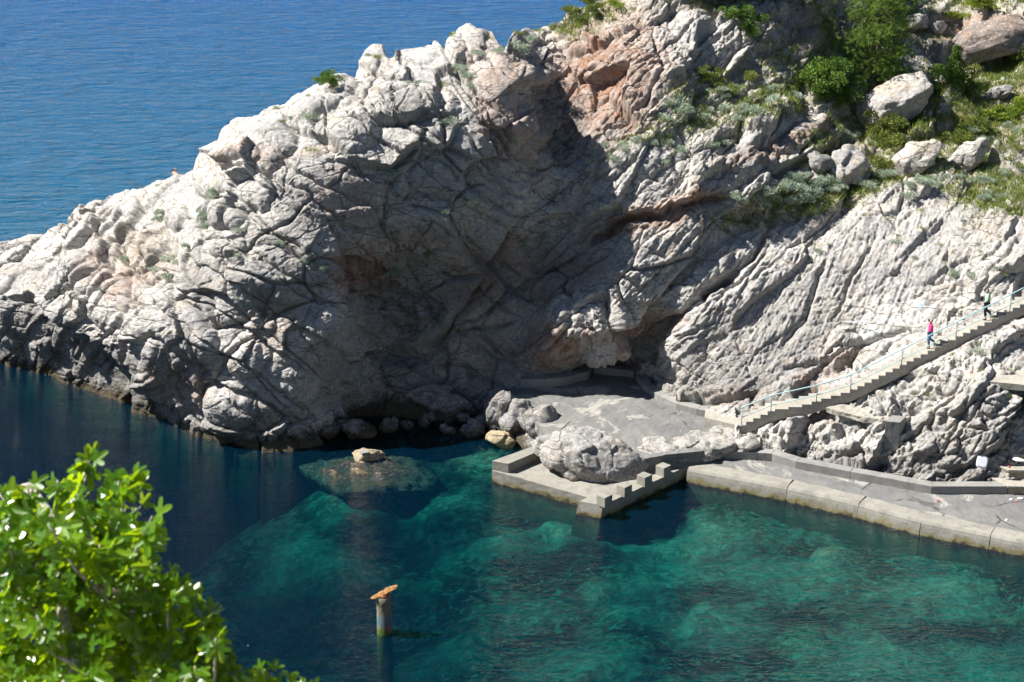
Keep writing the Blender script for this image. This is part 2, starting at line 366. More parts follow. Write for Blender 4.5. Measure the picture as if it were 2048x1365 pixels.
# ------------------------------------------------------------------ cliff terrain
CTRL = """
-250,670,118 -150,690,116.4 -150,640,117 -100,560,117.5
0,722,113.7 0,660,112.0 0,600,112.0 0,550,115.5 0,490,119
100,749,111.2 100,650,109.6 100,580,110.5 100,500,116 100,455,119.5
200,783,108.6 200,680,106.4 200,600,108.0 200,500,113 215,395,119
300,832,104.9 300,720,102.9 300,620,104.5 300,500,109.5 300,430,113 330,362,117
400,868,101.8 400,760,101.4 400,650,102.6 400,550,104.0 400,450,107.0 400,330,113.5 405,300,114.5
480,884,100.9 480,780,100.6 480,650,101.8 480,500,102.7 480,380,105.6 480,290,109 485,248,113
560,889,100.6 560,780,100.8 560,650,101.8 560,500,103.1 560,350,105.4 560,260,109 560,215,112.5
640,884,101 640,760,101.5 650,600,102.7 650,450,104.5 650,300,106.6 650,210,109.5 640,165,112.5
690,872,101.8 690,700,102.6 684,560,102.9 690,640,102.6 660,520,103.2
735,560,108.6 735,700,108.0 735,800,106.0 760,842,104.6
800,834,104.8 800,760,105.8 800,680,108.4 800,560,109.2 800,505,107.8 800,470,105.7 800,400,106.0 800,300,106.9 800,200,108.8 800,100,114
900,836,104.6 900,760,106 900,650,107 900,550,107.5 900,450,106.0 900,350,106.5 900,250,107.4 900,150,110 905,75,114.5
960,828,105.6 960,750,106.8 980,620,107.8 980,520,107.6 990,400,106.5 1000,300,107.2 1010,200,108.3 1000,100,112 970,55,115
1045,393,106.8 1056,255,107.5 1050,160,109.2 1030,90,112.5
1085,393,110.5 1092,280,112.5 1088,180,115.5 1078,110,119 1060,62,123
1150,250,113 1200,150,116 1150,80,119.5 1130,40,123
1250,60,118.5 1200,0,124 1300,0,121 1300,100,116.5 1300,200,113 1200,250,112 1170,330,110 1280,300,110.5 1300,400,108.2 1170,450,108.6
1100,480,109.2 1280,460,107.6 1280,520,106.7 1150,560,107.8 1050,600,108 1050,680,107.3 1130,645,104.9 1230,640,105.0 1180,665,104.0 1100,700,104.9 1060,700,106.0 1180,615,105.6 1100,748,107.4 1000,780,107
1200,690,104.3 1240,675,104.8 1230,735,110 1300,695,109.5 1160,735,108.4
1050,800,104.6 1200,800,104.6 1100,860,100.6 1300,860,100.4 1300,900,97.9 1150,900,97.9 1000,830,103
1340,720,104.7 1340,760,104.4 1400,790,102.8 1400,700,104 1350,650,105.2 1350,560,106.3 1400,600,105.3 1400,450,107.7 1330,440,107.5
1500,800,101.2 1500,700,103 1500,600,105 1500,500,107 1500,430,109.5 1500,410,108.2
1600,790,101 1600,700,102.8 1600,600,105 1600,500,107.3 1600,420,109.5 1600,396,109.0
1700,740,101.5 1700,600,104.5 1700,480,107.2 1700,400,110
1800,700,101.3 1800,600,103.5 1800,480,106.5 1800,380,110
1900,650,101.4 1900,560,103 1900,450,106.5 1900,380,110
2048,570,101.4 2048,500,103 2048,420,106.5 2048,350,110.5
1868,710,98.4 2048,640,99.2 1704,802,98.4 1868,780,97 1868,850,95.8 1868,900,95 1868,960,93.8
2000,745,97.2 2000,780,95.7 2000,715,98.2 2048,800,96.2 2048,880,94.5 2048,960,93.2 1700,850,97.3 1700,900,96 1700,940,95.0 1600,850,98 1600,900,96.8 1540,870,98.2
1480,880,97.9 1440,860,99.3 1500,905,97.2 1400,900,97.8
1600,960,95.9 1860,1000,93.3 2048,1010,92.8 1440,940,97.1 1300,930,96.4
1500,396,108.4 1450,424,108.2 1600,376,109.6 1400,378,108.4 1500,348,109.3 1550,388,108.6 1500,300,110.5 1580,318,110.8 1600,250,113.5 1500,220,114 1400,250,112 1400,150,116 1400,50,120
1500,110,118.0 1500,30,119.8 1500,0,123 1440,80,117.5 1600,150,118.2 1600,40,120.8 1600,0,126 1560,190,116.4 1700,352,111.6 1760,350,111.4 1700,330,113.5 1700,250,118 1700,150,122 1700,0,130 1850,300,114.5 1850,200,120 1850,100,126 1850,0,133
2000,300,114 2000,200,119.5 2048,100,125 2048,0,131
1300,-80,127 1500,-150,136 1700,-250,150 2048,-250,152 1400,-150,133 2300,-250,152 1200,-60,128
2300,0,131 2300,300,114 2300,500,103 2300,600,100.5 2300,700,98 2300,850,95 2300,1010,92
"""
ctrl = np.array([[float(v) for v in t.split(',')] for t in CTRL.split()])
def rbf_grid(ctrl, gx, gy, smooth=3):
    c = ctrl[:, :2]; d = np.sqrt(((c[:, None]-c[None])**2).sum(-1))
    n = len(c); A = np.zeros((n+3, n+3)); A[:n, :n] = -d - np.eye(n)*1.0*(-1)
    A[:n, :n] = -d + np.eye(n)*2.0
    A[:n, n] = 1; A[:n, n+1:] = c; A[n, :n] = 1; A[n+1:, :n] = c.T
    w = np.linalg.solve(A, np.r_[ctrl[:, 2], 0, 0, 0])
    X, Y = np.meshgrid(gx, gy); out = w[n]+w[n+1]*X+w[n+2]*Y
    for k in range(n): out -= w[k]*np.sqrt((X-c[k, 0])**2+(Y-c[k, 1])**2)
    for _ in range(smooth):
        q = np.pad(out, 1, mode='edge')
        out = (q[1:-1, 1:-1]*4+(q[:-2, 1:-1]+q[2:, 1:-1]+q[1:-1, :-2]+q[1:-1, 2:])*2+q[:-2, :-2]+q[2:, 2:]+q[:-2, 2:]+q[2:, :-2])/16
    return out
GS = 8.0
gx = np.arange(-272, 2330, GS); gy = np.arange(-290, 1060, GS)
GY = rbf_grid(ctrl, gx, gy)
def bilin(G, x, y):
    fx = np.clip((x-gx[0])/GS, 0, len(gx)-1.001); fy = np.clip((y-gy[0])/GS, 0, len(gy)-1.001)
    i = fx.astype(int); j = fy.astype(int); u = fx-i; v = fy-j
    return (G[j, i]*(1-u)+G[j, i+1]*u)*(1-v)+(G[j+1, i]*(1-u)+G[j+1, i+1]*u)*v
RIDGE = [(-250, 650), (-150, 600), (-60, 528), (0, 490), (55, 470), (90, 462), (133, 448), (136, 428), (160, 412), (215, 394), (262, 381), (330, 363), (385, 338), (392, 318), (400, 302), (440, 274), (480, 250), (520, 236), (560, 217), (600, 190), (640, 166), (690, 146),
         (708, 150), (716, 132), (745, 108), (765, 104), (775, 124), (790, 122), (798, 96), (830, 90), (872, 82), (888, 97), (900, 78), (935, 52), (985, 58), (1000, 78), (1014, 90), (1022, 72), (1060, 58), (1125, 42), (1135, 22), (1165, 8), (1205, -4), (1260, -60), (1400, -190), (1500, -250), (2310, -250)]
BOTTOM = [(-250, 690), (0, 722), (100, 749), (200, 783), (300, 832), (400, 868), (480, 884), (560, 889), (640, 884), (690, 872), (740, 850), (800, 834), (900, 836), (960, 828), (1000, 845), (1050, 890), (1100, 915), (1300, 925), (1400, 935), (1440, 945), (1600, 965), (1860, 1005), (2048, 1020), (2310, 1030)]
PX0, STEP = -250.0, 1.75
ncol = int((2300-PX0)/STEP)+1; NR = 570
pxc = PX0+STEP*np.arange(ncol)
ra = np.array(RIDGE); ba = np.array(BOTTOM)
top = np.interp(pxc, ra[:, 0], ra[:, 1]); bot = np.interp(pxc, ba[:, 0], ba[:, 1])
t = np.linspace(0, 1, NR)[:, None]
PY = bot[None]+(top-bot)[None]*t; PX = np.broadcast_to(pxc[None], PY.shape).copy()
Yb = bilin(GY, PX, PY)
a = (PX-1024)/FPX; b = (PY-682.5)/FPX
tt = Yb/(cP-b*sP)
B = np.stack([a*tt, Yb, CAM_H+(-sP-b*cP)*tt], -1)
# base normals
du = np.gradient(B, axis=1); dv = np.gradient(B, axis=0)
N = np.cross(du, dv); N /= np.linalg.norm(N, axis=-1, keepdims=True)+1e-9
N[N[..., 1] > 0.6] *= -1
P = B.reshape(-1, 3).astype(np.float32); fx = PX.ravel().astype(np.float32); fy = PY.ravel().astype(np.float32)
def blob(cx, cy, rx, ry, ang=0, soft=0.5):
    c, s_ = math.cos(math.radians(ang)), math.sin(math.radians(ang))
    x = (wx-cx)*c+(wy-cy)*s_; y = -(wx-cx)*s_+(wy-cy)*c
    return 1-sstep(1-soft, 1+soft, np.sqrt((x/rx)**2+(y/ry)**2))
# warped pixel coordinates so that traced lines come out irregular
wx = fx+14*fbm(P*0.45, 3, 5)+5*fbm(P*1.9, 2, 8); wy = fy+14*fbm(P*0.45+50, 3, 6)+5*fbm(P*1.9+50, 2, 9)

deck_mask = np.maximum(blob(1170, 855, 230, 60, 0, .25), blob(1330, 900, 120, 40, 0, .3))*sstep(735, 775, fy)
slab = np.maximum(blob(1720, 580, 230, 130, -25, .6), 0.75*blob(1540, 620, 150, 130, -30, .6))
right = sstep(990, 1120, fx)
def rotm(th, sx, sy, sz):
    c, s_ = math.cos(th), math.sin(th)      # rotate about Y so that x runs along the strike, then squeeze
    return np.array([[c/sx, 0, s_/sx], [0, 1/sy, 0], [-s_/sz, 0, c/sz]], np.float32)
Rr = rotm(math.radians(42), 1.9, 1.2, 0.75)      # right cliff: joints climb to the right
Rl = rotm(math.radians(-38), 1.5, 1.2, 0.9)      # headland: joints fall to the right
Rll = rotm(math.radians(55), 1.9, 1.2, 0.7)      # low left snout: ribs climb steeply
disp = np.zeros(len(P), np.float32)
spc = np.maximum(np.linalg.norm(dv, axis=-1), np.linalg.norm(du, axis=-1)).ravel().astype(np.float32)
f_big = np.clip(0.27/spc, 0, 1); f_mid = np.clip(0.13/spc, 0, 1); f_fine = np.clip(0.10/spc, 0, 1)
def layer(mask, s, cell, Rm, groove, facet, offs, gw=0.1):
    i = np.nonzero(mask > 0.02)[0]
    if len(i) == 0: return
    d, e, r = blocky(P[i], s, cell, Rm, groove, facet, offs, gw)
    disp[i] += d*mask[i]
left = 1-right; snout = left*(1-sstep(250, 420, fx)); left2 = left*(1-snout)
rock = (1-deck_mask)
amp = rock*(1-0.72*slab)
upper = sstep(1290, 1400, fx)*(1-sstep(380, 430, fy))
layer(left2*rock*f_big, 17, 3.3, Rl, 0.36, 0.42, 0.22, 0.025)
layer(snout*rock*f_big, 12, 2.6, Rll, 0.36, 0.34, 0.16, 0.045)
layer(right*amp*f_big, 13, 3.0, Rr, 0.45, 0.48, 0.26, 0.03)
def jlayer(mask, *a):
    i = np.nonzero(mask > 0.02)[0]; disp[i] += jointed(P[i], *a)*mask[i]
RD = math.radians
jlayer(left2*rock*f_big, 201, RD(-36), 5.5, 1.9, 0.24, 0.17, 0.15, 0.06)
jlayer(left2*rock*f_mid, 202, RD(28), 3.2, 1.1, 0.07, 0.03, 0.05, 0.04)
jlayer(snout*rock*f_big, 203, RD(58), 4.5, 1.3, 0.26, 0.16, 0.22, 0.07)
jlayer(snout*rock*f_mid, 204, RD(-15), 2.4, 1.0, 0.10, 0.06, 0.10, 0.05)
jlayer(right*amp*f_big, 205, RD(44), 5.5, 1.5, 0.26, 0.15, 0.15, 0.06)
jlayer(right*rock*f_mid*(0.3+0.7*(1-slab)), 206, RD(55), 2.6, 0.55, 0.10, 0.035, 0.07, 0.035)
jlayer(right*rock*f_mid, 208, RD(12), 1.5, 0.7, 0.07, 0.025, 0.05, 0.03)
jlayer(right*amp*f_mid, 207, RD(-32), 3.0, 1.2, 0.14, 0.06, 0.09, 0.04)
low = right*rock*sstep(740, 800, fy+0.28*(fx-1700)*(fx > 1400))      # broken rocks under the stairs
layer(low*f_mid, 27, 0.85, rotm(math.radians(20), 1.2, 1, .9), 0.20, 0.24, 0.11, 0.08)
layer(right*rock*f_fine*(1-0.3*slab), 31, 0.40, Rr*1.0, 0.035, 0.055, 0.02, 0.08)
layer(left*rock*f_fine, 36, 0.45, Rl*1.0, 0.03, 0.035, 0.01, 0.07)
disp += rock*(0.30*fbm(P*0.30, 2, 60)+0.045*f_mid*fbm(P*1.2, 3, 61)+0.03*f_fine*fbm(P*4.5, 3, 62, ridged=True))
# striations on the smooth slab and the right cliff: thin ribs climbing to the right
Q = P @ rotm(math.radians(58), 3.5, 1.0, 0.22).T
disp += f_mid*right*rock*(0.05+0.05*slab)*fbm(Q, 3, 70, ridged=True)
Q = P @ rotm(math.radians(66), 3.0, 1.0, 0.28).T
disp += f_mid*snout*rock*0.035*fbm(Q, 2, 71)
disp *= 1-0.85*deck_mask

def poly_dist(pts, margin):
    pts = np.array(pts, np.float32)
    m = np.nonzero((wx > pts[:, 0].min()-margin) & (wx < pts[:, 0].max()+margin) & (wy > pts[:, 1].min()-margin) & (wy < pts[:, 1].max()+margin))[0]
    x, y = wx[m], wy[m]; best = np.full(len(m), 1e9, np.float32); side = np.zeros(len(m), np.float32); al = np.zeros(len(m), np.float32)
    for k in range(len(pts)-1):
        ax, ay = pts[k]; bx, by = pts[k+1]; vx, vy = bx-ax, by-ay; L = vx*vx+vy*vy
        u = np.clip(((x-ax)*vx+(y-ay)*vy)/L, 0, 1); dx = x-ax-u*vx; dy = y-ay-u*vy; d = np.sqrt(dx*dx+dy*dy)
        b_ = d < best; best[b_] = d[b_]; side[b_] = np.sign(vx*dy-vy*dx)[b_]; al[b_] = ((k+u)/(len(pts)-1))[b_]
    return m, best, side, al
def crack(pts, w=4, d=0.4):
    m, dist, side, al = poly_dist(pts, 4*w)
    disp[m] -= d*np.exp(-(dist/w)**1.4)*np.clip(np.minimum(al, 1-al)*6+0.25, 0, 1)
def ledge(pts, lip, wl, rec, wr):
    """walking along pts, the left-hand side (above, for a line drawn left to right) stands proud, the right-hand side is cut back"""
    m, dist, side, al = poly_dist(pts, 3.2*max(wl, wr))
    en = np.clip(np.minimum(al, 1-al)*5, 0, 1)
    disp[m] += en*np.where(side < 0, lip*np.exp(-(dist/wl)**1.6), -rec*np.exp(-(dist/wr)**1.2)*sstep(0, 4, dist)-0*dist)
def bulge(cx, cy, rx, ry, ang, h, edge=0.15):
    c, s_ = math.cos(math.radians(ang)), math.sin(math.radians(ang))
    m = np.nonzero((abs(wx-cx) < 1.6*max(rx, ry)) & (abs(wy-cy) < 1.6*max(rx, ry)))[0]
    x = (wx[m]-cx)*c+(wy[m]-cy)*s_; y = -(wx[m]-cx)*s_+(wy[m]-cy)*c
    r = np.sqrt((x/rx)**2+(y/ry)**2)
    h *= 0.72; disp[m] += h*np.clip(1-r**3, 0, 1) - edge*h*np.exp(-((r-1.03)/0.07)**2)
# -- headland masses
for bl in [(519, 294, 78, 42, -28, .9), (470, 318, 55, 20, -8, .5), (489, 376, 50, 42, -15, 1.0), (447, 430, 40, 36, 0, .9), (359, 435, 30, 26, -20, .7), (302, 489, 34, 28, 10, .7), (425, 365, 40, 28, -20, .6),
           (636, 200, 78, 42, -32, .8), (708, 266, 62, 42, -15, .7), (806, 212, 78, 42, -8, .9), (880, 205, 42, 32, 20, .6), (835, 106, 56, 22, -5, .5), (746, 125, 30, 22, -20, .5), (934, 82, 48, 34, -25, .8), (915, 92, 24, 26, -30, .5),
           (668, 160, 28, 22, -30, .5), (545, 245, 60, 26, -25, .5), (770, 150, 60, 26, 0, .4), (830, 285, 60, 34, 10, .5), (715, 320, 50, 30, 20, .4),
           (393, 655, 42, 85, -14, .9), (290, 690, 88, 70, 42, .9), (200, 590, 70, 60, 40, .7), (455, 822, 62, 58, 15, 1.0), (495, 712, 52, 42, -38, .8), (451, 494, 40, 26, -8, .5), (564, 552, 80, 50, 30, .6), (470, 590, 55, 60, 5, .5),
           (520, 655, 40, 22, 0, .5), (516, 628, 14, 18, 0, .4), (590, 690, 62, 70, 20, .5), (640, 840, 50, 32, 0, .7), (560, 830, 60, 45, 20, .5), (610, 770, 50, 40, 40, .4), (655, 620, 26, 70, 8, .5), (80, 560, 50, 36, -25, .5), (30, 545, 50, 26, -20, .4), (150, 520, 40, 30, -30, .4),
           (172, 418, 42, 16, -18, .7), (108, 450, 26, 14, 0, .5), (260, 420, 40, 22, -30, .5), (320, 390, 40, 20, -30, .5), (230, 470, 36, 24, -30, .4),
           # right side
           (1180, 640, 80, 46, 10, .35), (1110, 690, 70, 34, -12, .35), (1220, 690, 60, 20, -18, .3), (1330, 150, 34, 22, -20, .5), (1170, 90, 44, 24, -10, .6), (1380, 50, 42, 40, -20, .8),
           (1540, 240, 78, 34, -35, .9), (1450, 345, 90, 36, -25, .8), (1400, 330, 50, 30, -20, .5), (1620, 265, 50, 30, -20, .6), (1300, 330, 50, 30, -30, .5), (1440, 180, 36, 22, -20, .5), (1360, 160, 40, 20, -10, .5), (1240, 200, 40, 14, 0, .3),
           (1680, 690, 34, 44, 35, .8), (1668, 715, 30, 18, -35, .5), (1350, 720, 50, 80, 30, .7), (1560, 790, 60, 26, -5, .6), (1590, 770, 40, 26, -10, .5),
           (1960, 640, 34, 22, -10, .5), (1935, 610, 40, 26, -20, .5), (1980, 560, 50, 40, -30, .5), (1750, 830, 30, 14, 0, .5), (1880, 770, 50, 34, -20, .5), (1960, 800, 50, 34, -30, .5), (1650, 860, 34, 24, 0, .5), (1580, 865, 40, 26, -10, .5),
           (1870, 900, 60, 40, 0, .4), (1470, 875, 34, 16, 0, .4), (1850, 800, 40, 18, -30, .4), (2010, 700, 40, 20, -20, .4), (2030, 830, 40, 40, 0, .5), (1900, 720, 60, 22, -28, .4)]:
    bulge(*bl)
# -- ledges
ledge([(1160, 500), (1210, 455), (1290, 430), (1350, 412), (1430, 395), (1490, 387)], 0.45, 18, 1.0, 16)
ledge([(1500, 320), (1570, 330), (1640, 300), (1700, 262)], 0.5, 18, 0.9, 16)
ledge([(690, 500), (740, 520), (790, 496), (830, 500), (880, 480)], 0.7, 22, 1.2, 26)
ledge([(1070, 330), (1066, 260), (1060, 190), (1052, 130), (1034, 84)], 0.5, 18, 0.8, 18)
ledge([(690, 700), (760, 690), (830, 697), (890, 660), (935, 600), (985, 520), (1010, 470), (1050, 400), (1070, 330)], 0.7, 26, 0.9, 16)
ledge([(1060, 770), (1100, 752), (1140, 742), (1180, 720), (1250, 690), (1310, 660)], 0.4, 20, 1.2, 12)
ledge([(640, 305), (720, 330), (780, 345), (838, 297), (893, 300), (913, 275), (934, 228)], 0.35, 16, 0.5, 12)
ledge([(729, 226), (787, 255), (845, 240), (885, 238), (913, 219)], 0.3, 14, 0.4, 10)
ledge([(1840, 75), (1880, 110), (1960, 105), (2060, 70)], 0.6, 20, 1.3, 22)
ledge([(1650, 900), (1720, 905), (1790, 915)], 0.2, 14, 0.6, 12)
ledge([(1140, 40), (1180, 100), (1210, 95), (1235, 55)], 0.3, 12, 0.5, 12)
ledge([(1310, 800), (1400, 800), (1480, 790), (1530, 770)], 0.3, 14, 0.5, 14)
ledge([(0, 600), (60, 590), (120, 640), (190, 690), (260, 760), (330, 800), (390, 830)], 0.3, 18, 0.9, 40)
# -- open joints
for pts, w, d in [([(1280, 690), (1330, 655), (1400, 590), (1460, 550), (1520, 480), (1560, 430)], 6, 0.6), ([(1395, 600), (1430, 570), (1465, 548)], 9, 1.3), ([(1330, 655), (1310, 700), (1292, 725)], 10, 1.5), ([(1345, 640), (1420, 600), (1480, 560)], 5, .4),
                  ([(886, 92), (927, 161), (968, 232), (1002, 280), (1029, 314), (1067, 328)], 5, .5), ([(941, 161), (975, 219), (1010, 290)], 4, .35), ([(927, 246), (958, 284), (988, 342), (1026, 362)], 3.5, .3),
                  ([(759, 466), (776, 393), (797, 342), (811, 330), (838, 297)], 4, .4), ([(817, 308), (879, 321), (940, 376), (975, 379)], 3.5, .3), ([(729, 205), (739, 167), (759, 154), (770, 125)], 4, .4), ([(811, 178), (865, 219), (886, 239), (910, 246)], 4, .3),
                  ([(560, 350), (620, 370), (660, 420), (700, 450), (760, 466)], 4, .35), ([(400, 360), (440, 345), (530, 340), (560, 360), (600, 390)], 4, .4), ([(480, 520), (520, 470), (580, 440), (640, 380)], 3.5, .3),
                  ([(345, 480), (352, 540), (350, 600), (345, 640)], 5, .25), ([(372, 595), (400, 620), (425, 650), (460, 648), (500, 640)], 4, .4), ([(300, 680), (330, 690), (360, 720), (420, 760)], 4, .4), ([(425, 765), (440, 740), (480, 690), (510, 675)], 5, .5),
                  ([(395, 780), (410, 770), (470, 780), (540, 810), (580, 850)], 4.5, .5), ([(500, 500), (560, 540), (640, 570), (670, 575)], 3.5, .3), ([(560, 885), (575, 850), (640, 815)], 5, .5), ([(330, 700), (345, 760), (400, 790)], 5, .4),
                  ([(255, 560), (275, 640), (240, 700)], 4, .4), ([(120, 490), (100, 560), (80, 600)], 3.5, .3), ([(180, 480), (150, 560), (140, 620)], 3.5, .3), ([(235, 460), (240, 520), (290, 560), (330, 560)], 4, .4),
                  ([(890, 660), (960, 640), (1010, 600), (1060, 570), (1120, 530), (1180, 500)], 4, .35), ([(900, 675), (970, 660), (1030, 640)], 4, .35), ([(1080, 640), (1120, 600), (1180, 590), (1240, 560)], 4, .35), ([(1240, 560), (1250, 600), (1262, 640)], 4, .35), ([(1170, 640), (1180, 690)], 3, .3),
                  ([(1100, 520), (1140, 560), (1130, 600)], 3, .3), ([(1660, 520), (1630, 580), (1600, 640), (1560, 690)], 4, .35), ([(1760, 460), (1700, 560), (1660, 640)], 3.5, .25), ([(1870, 660), (1780, 670), (1700, 690), (1660, 720), (1560, 735)], 4, .4), ([(1540, 480), (1480, 560), (1400, 640)], 3.5, .3),
                  ([(1960, 600), (2010, 520), (2048, 480)], 4, .3), ([(1820, 600), (1880, 560), (1900, 480)], 3, .25), ([(1780, 740), (1840, 730), (1900, 700)], 4, .3), ([(1850, 780), (1870, 830), (1860, 860)], 4, .35), ([(1950, 780), (1930, 830), (1880, 850)], 4, .35),
                  ([(1150, 110), (1200, 120), (1260, 60)], 3.5, .3), ([(1300, 70), (1320, 150), (1290, 220), (1200, 260)], 3.5, .35), ([(1200, 260), (1240, 280), (1300, 260)], 3.5, .3), ([(1420, 20), (1430, 60), (1400, 90)], 4, .5), ([(1500, 150), (1440, 200), (1360, 200)], 4, .35), ([(1130, 340), (1200, 350), (1290, 330)], 3, .25),
                  ([(1700, 120), (1600, 160), (1500, 175)], 5, .6), ([(620, 600), (600, 660), (640, 720)], 3, .25)]:
    crack(pts, w, d)
tt_ = np.repeat(np.linspace(0, 1, NR), ncol); disp *= 1-0.45*left*sstep(0.90, 0.99, tt_)
# no step steeper than the mesh can carry
Dg = disp.reshape(NR, ncol); su = np.linalg.norm(du, axis=-1)*4.5; sv = np.linalg.norm(dv, axis=-1)*5.0
for _ in range(14):
    Dg[:, 1:] = np.minimum(Dg[:, 1:], Dg[:, :-1]+su[:, 1:]); Dg[:, :-1] = np.minimum(Dg[:, :-1], Dg[:, 1:]+su[:, :-1])
    Dg[1:] = np.minimum(Dg[1:], Dg[:-1]+sv[1:]); Dg[:-1] = np.minimum(Dg[:-1], Dg[1:]+sv[:-1])
q_ = np.pad(Dg, 1, mode='edge'); sharp = np.clip((np.abs(q_[1:-1, 2:]-q_[1:-1, :-2])+np.abs(q_[2:, 1:-1]-q_[:-2, 1:-1])-0.30)/0.2, 0, 1)
for _ in range(2):                           # steps that run diagonally across the grid are smoothed so that they do not turn into stairs
    q_ = np.pad(Dg, 1, mode='edge')
    Bl = (q_[1:-1, 1:-1]*4+(q_[:-2, 1:-1]+q_[2:, 1:-1]+q_[1:-1, :-2]+q_[1:-1, 2:])*2+q_[:-2, :-2]+q_[2:, 2:]+q_[:-2, 2:]+q_[2:, :-2])/16
    Dg = Dg+(Bl-Dg)*sharp
disp = Dg.ravel()
# keep the waterline and bottom rows calm
row = np.repeat(np.arange(NR), ncol)
V3 = B.reshape(-1, 3)+N.reshape(-1, 3)*disp[:, None]
# colour masks: red iron stain, dark stain with shade of the low overhang painted in, soil, blue paint
red = np.zeros(len(P), np.float32); drk = red.copy(); soil = red.copy(); blue = red.copy()
for cx, cy, rx, ry, an, k in [(1210, 160, 110, 110, -30, .9), (1250, 60, 60, 60, 0, .6), (1030, 200, 40, 130, -15, .55), (980, 130, 60, 50, 0, .4), (1290, 440, 120, 22, -15, .9), (1400, 400, 60, 18, -10, .9), (1560, 290, 130, 20, -20, .6), (720, 540, 60, 60, 0, .8), (1090, 690, 36, 40, 0, .6), (1280, 660, 60, 16, -20, .8), (230, 560, 60, 40, 30, .45), (290, 520, 60, 40, 30, .4),
                              (1140, 560, 70, 40, -30, .5), (360, 770, 60, 30, 30, .5), (640, 700, 40, 50, 0, .3), (560, 660, 60, 50, 0, .25), (1680, 720, 60, 14, -20, .5), (1620, 770, 40, 24, 0, .5), (1960, 60, 90, 36, -10, .7), (1170, 80, 60, 40, 0, .5), (1050, 500, 60, 60, 0, .4), (1600, 60, 100, 50, 0, .4), (480, 320, 80, 10, -5, .4), (1220, 730, 60, 20, 0, .6), (1120, 690, 40, 30, 0, .7), (1180, 660, 20, 14, 0, .6), (1000, 240, 40, 100, -20, .5), (950, 560, 50, 60, -30, .45), (830, 470, 80, 30, 0, .5), (700, 400, 80, 50, 20, .3), (1480, 790, 60, 20, 0, .4), (1330, 650, 40, 14, -10, .7)]:
    red = np.maximum(red, k*blob(cx, cy, rx, ry, an, .6))
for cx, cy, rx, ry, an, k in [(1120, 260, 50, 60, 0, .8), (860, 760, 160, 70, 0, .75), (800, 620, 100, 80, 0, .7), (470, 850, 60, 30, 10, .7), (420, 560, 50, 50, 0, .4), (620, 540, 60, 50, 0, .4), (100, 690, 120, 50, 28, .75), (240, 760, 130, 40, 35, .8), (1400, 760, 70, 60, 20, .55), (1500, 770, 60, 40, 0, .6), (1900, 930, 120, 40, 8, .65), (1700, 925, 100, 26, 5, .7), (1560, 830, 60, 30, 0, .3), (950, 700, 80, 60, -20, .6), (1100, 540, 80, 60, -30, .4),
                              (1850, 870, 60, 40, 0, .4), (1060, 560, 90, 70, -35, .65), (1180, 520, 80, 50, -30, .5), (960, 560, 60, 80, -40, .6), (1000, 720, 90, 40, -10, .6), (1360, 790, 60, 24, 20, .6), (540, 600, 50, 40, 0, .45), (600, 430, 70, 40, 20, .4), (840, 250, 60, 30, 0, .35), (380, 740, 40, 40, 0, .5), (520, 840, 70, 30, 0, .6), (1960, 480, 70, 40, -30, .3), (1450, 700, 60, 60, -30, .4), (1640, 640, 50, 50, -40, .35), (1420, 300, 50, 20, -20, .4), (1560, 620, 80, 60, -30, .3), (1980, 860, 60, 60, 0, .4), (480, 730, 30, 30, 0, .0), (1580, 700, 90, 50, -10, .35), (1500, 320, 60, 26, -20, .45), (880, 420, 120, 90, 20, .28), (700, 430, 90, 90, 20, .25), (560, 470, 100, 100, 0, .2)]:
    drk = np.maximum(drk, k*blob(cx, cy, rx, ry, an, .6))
for cx, cy, rx, ry, an, k in [(1900, 250, 260, 110, -10, 1), (1700, 370, 260, 40, -16, .95), (2000, 380, 110, 60, 0, .8), (1640, 110, 160, 60, -10, .6), (1750, 40, 160, 60, 0, .7), (1170, 40, 90, 30, -10, .7), (1560, 200, 150, 40, -20, .7), (1400, 210, 80, 60, 0, .6), (1300, 270, 80, 30, -20, .4), (1980, 130, 120, 60, -20, .9), (300, 500, 80, 50, 30, .25), (1500, -60, 300, 70, 0, .9), (1900, -80, 400, 90, 0, .9)]:
    soil = np.maximum(soil, k*blob(cx, cy, rx, ry, an, .6))
for cx, cy, rx, ry in [(1735, 660, 24, 30), (1800, 632, 12, 10), (1792, 600, 18, 10), (1845, 615, 22, 12), (1760, 650, 20, 16)]:
    blue = np.maximum(blue, 0.8*blob(cx, cy, rx, ry, 0, .7))

# ------------------------------------------------------------------ stairs path (also used to cut the terrain)
SW = 1.25                                  # stair width
st_pts = [WY(1492, 853, 98.6), WY(1550, 824, 98.6), WY(1604, 816, 98.6), WY(1701, 787, 98.6), WY(2140, 566, 99.6)]
def clamp_box(x0, x1, y0, y1, zf):
    m = (V3[:, 0] > x0) & (V3[:, 0] < x1) & (V3[:, 1] > y0) & (V3[:, 1] < y1)
    z = zf(V3[m, 0]); V3[m, 2] = np.minimum(V3[m, 2], z)
sx = np.array([p.x for p in st_pts]); sz = np.array([p.z for p in st_pts])
m_ = (V3[:, 0] > sx[0]-0.4) & (V3[:, 0] < sx[-1]+1) & (V3[:, 1] > 97.4) & (V3[:, 1] < 103)
zlim = np.interp(V3[m_, 0], sx, sz)-0.45+1.7*np.maximum(0, V3[m_, 1]-99.95)+0.5*np.maximum(0, 98.4-V3[m_, 1])
V3[m_, 2] = np.minimum(V3[m_, 2], zlim+0.12*fbm(V3[m_].astype(np.float32)*1.7, 3, 33))

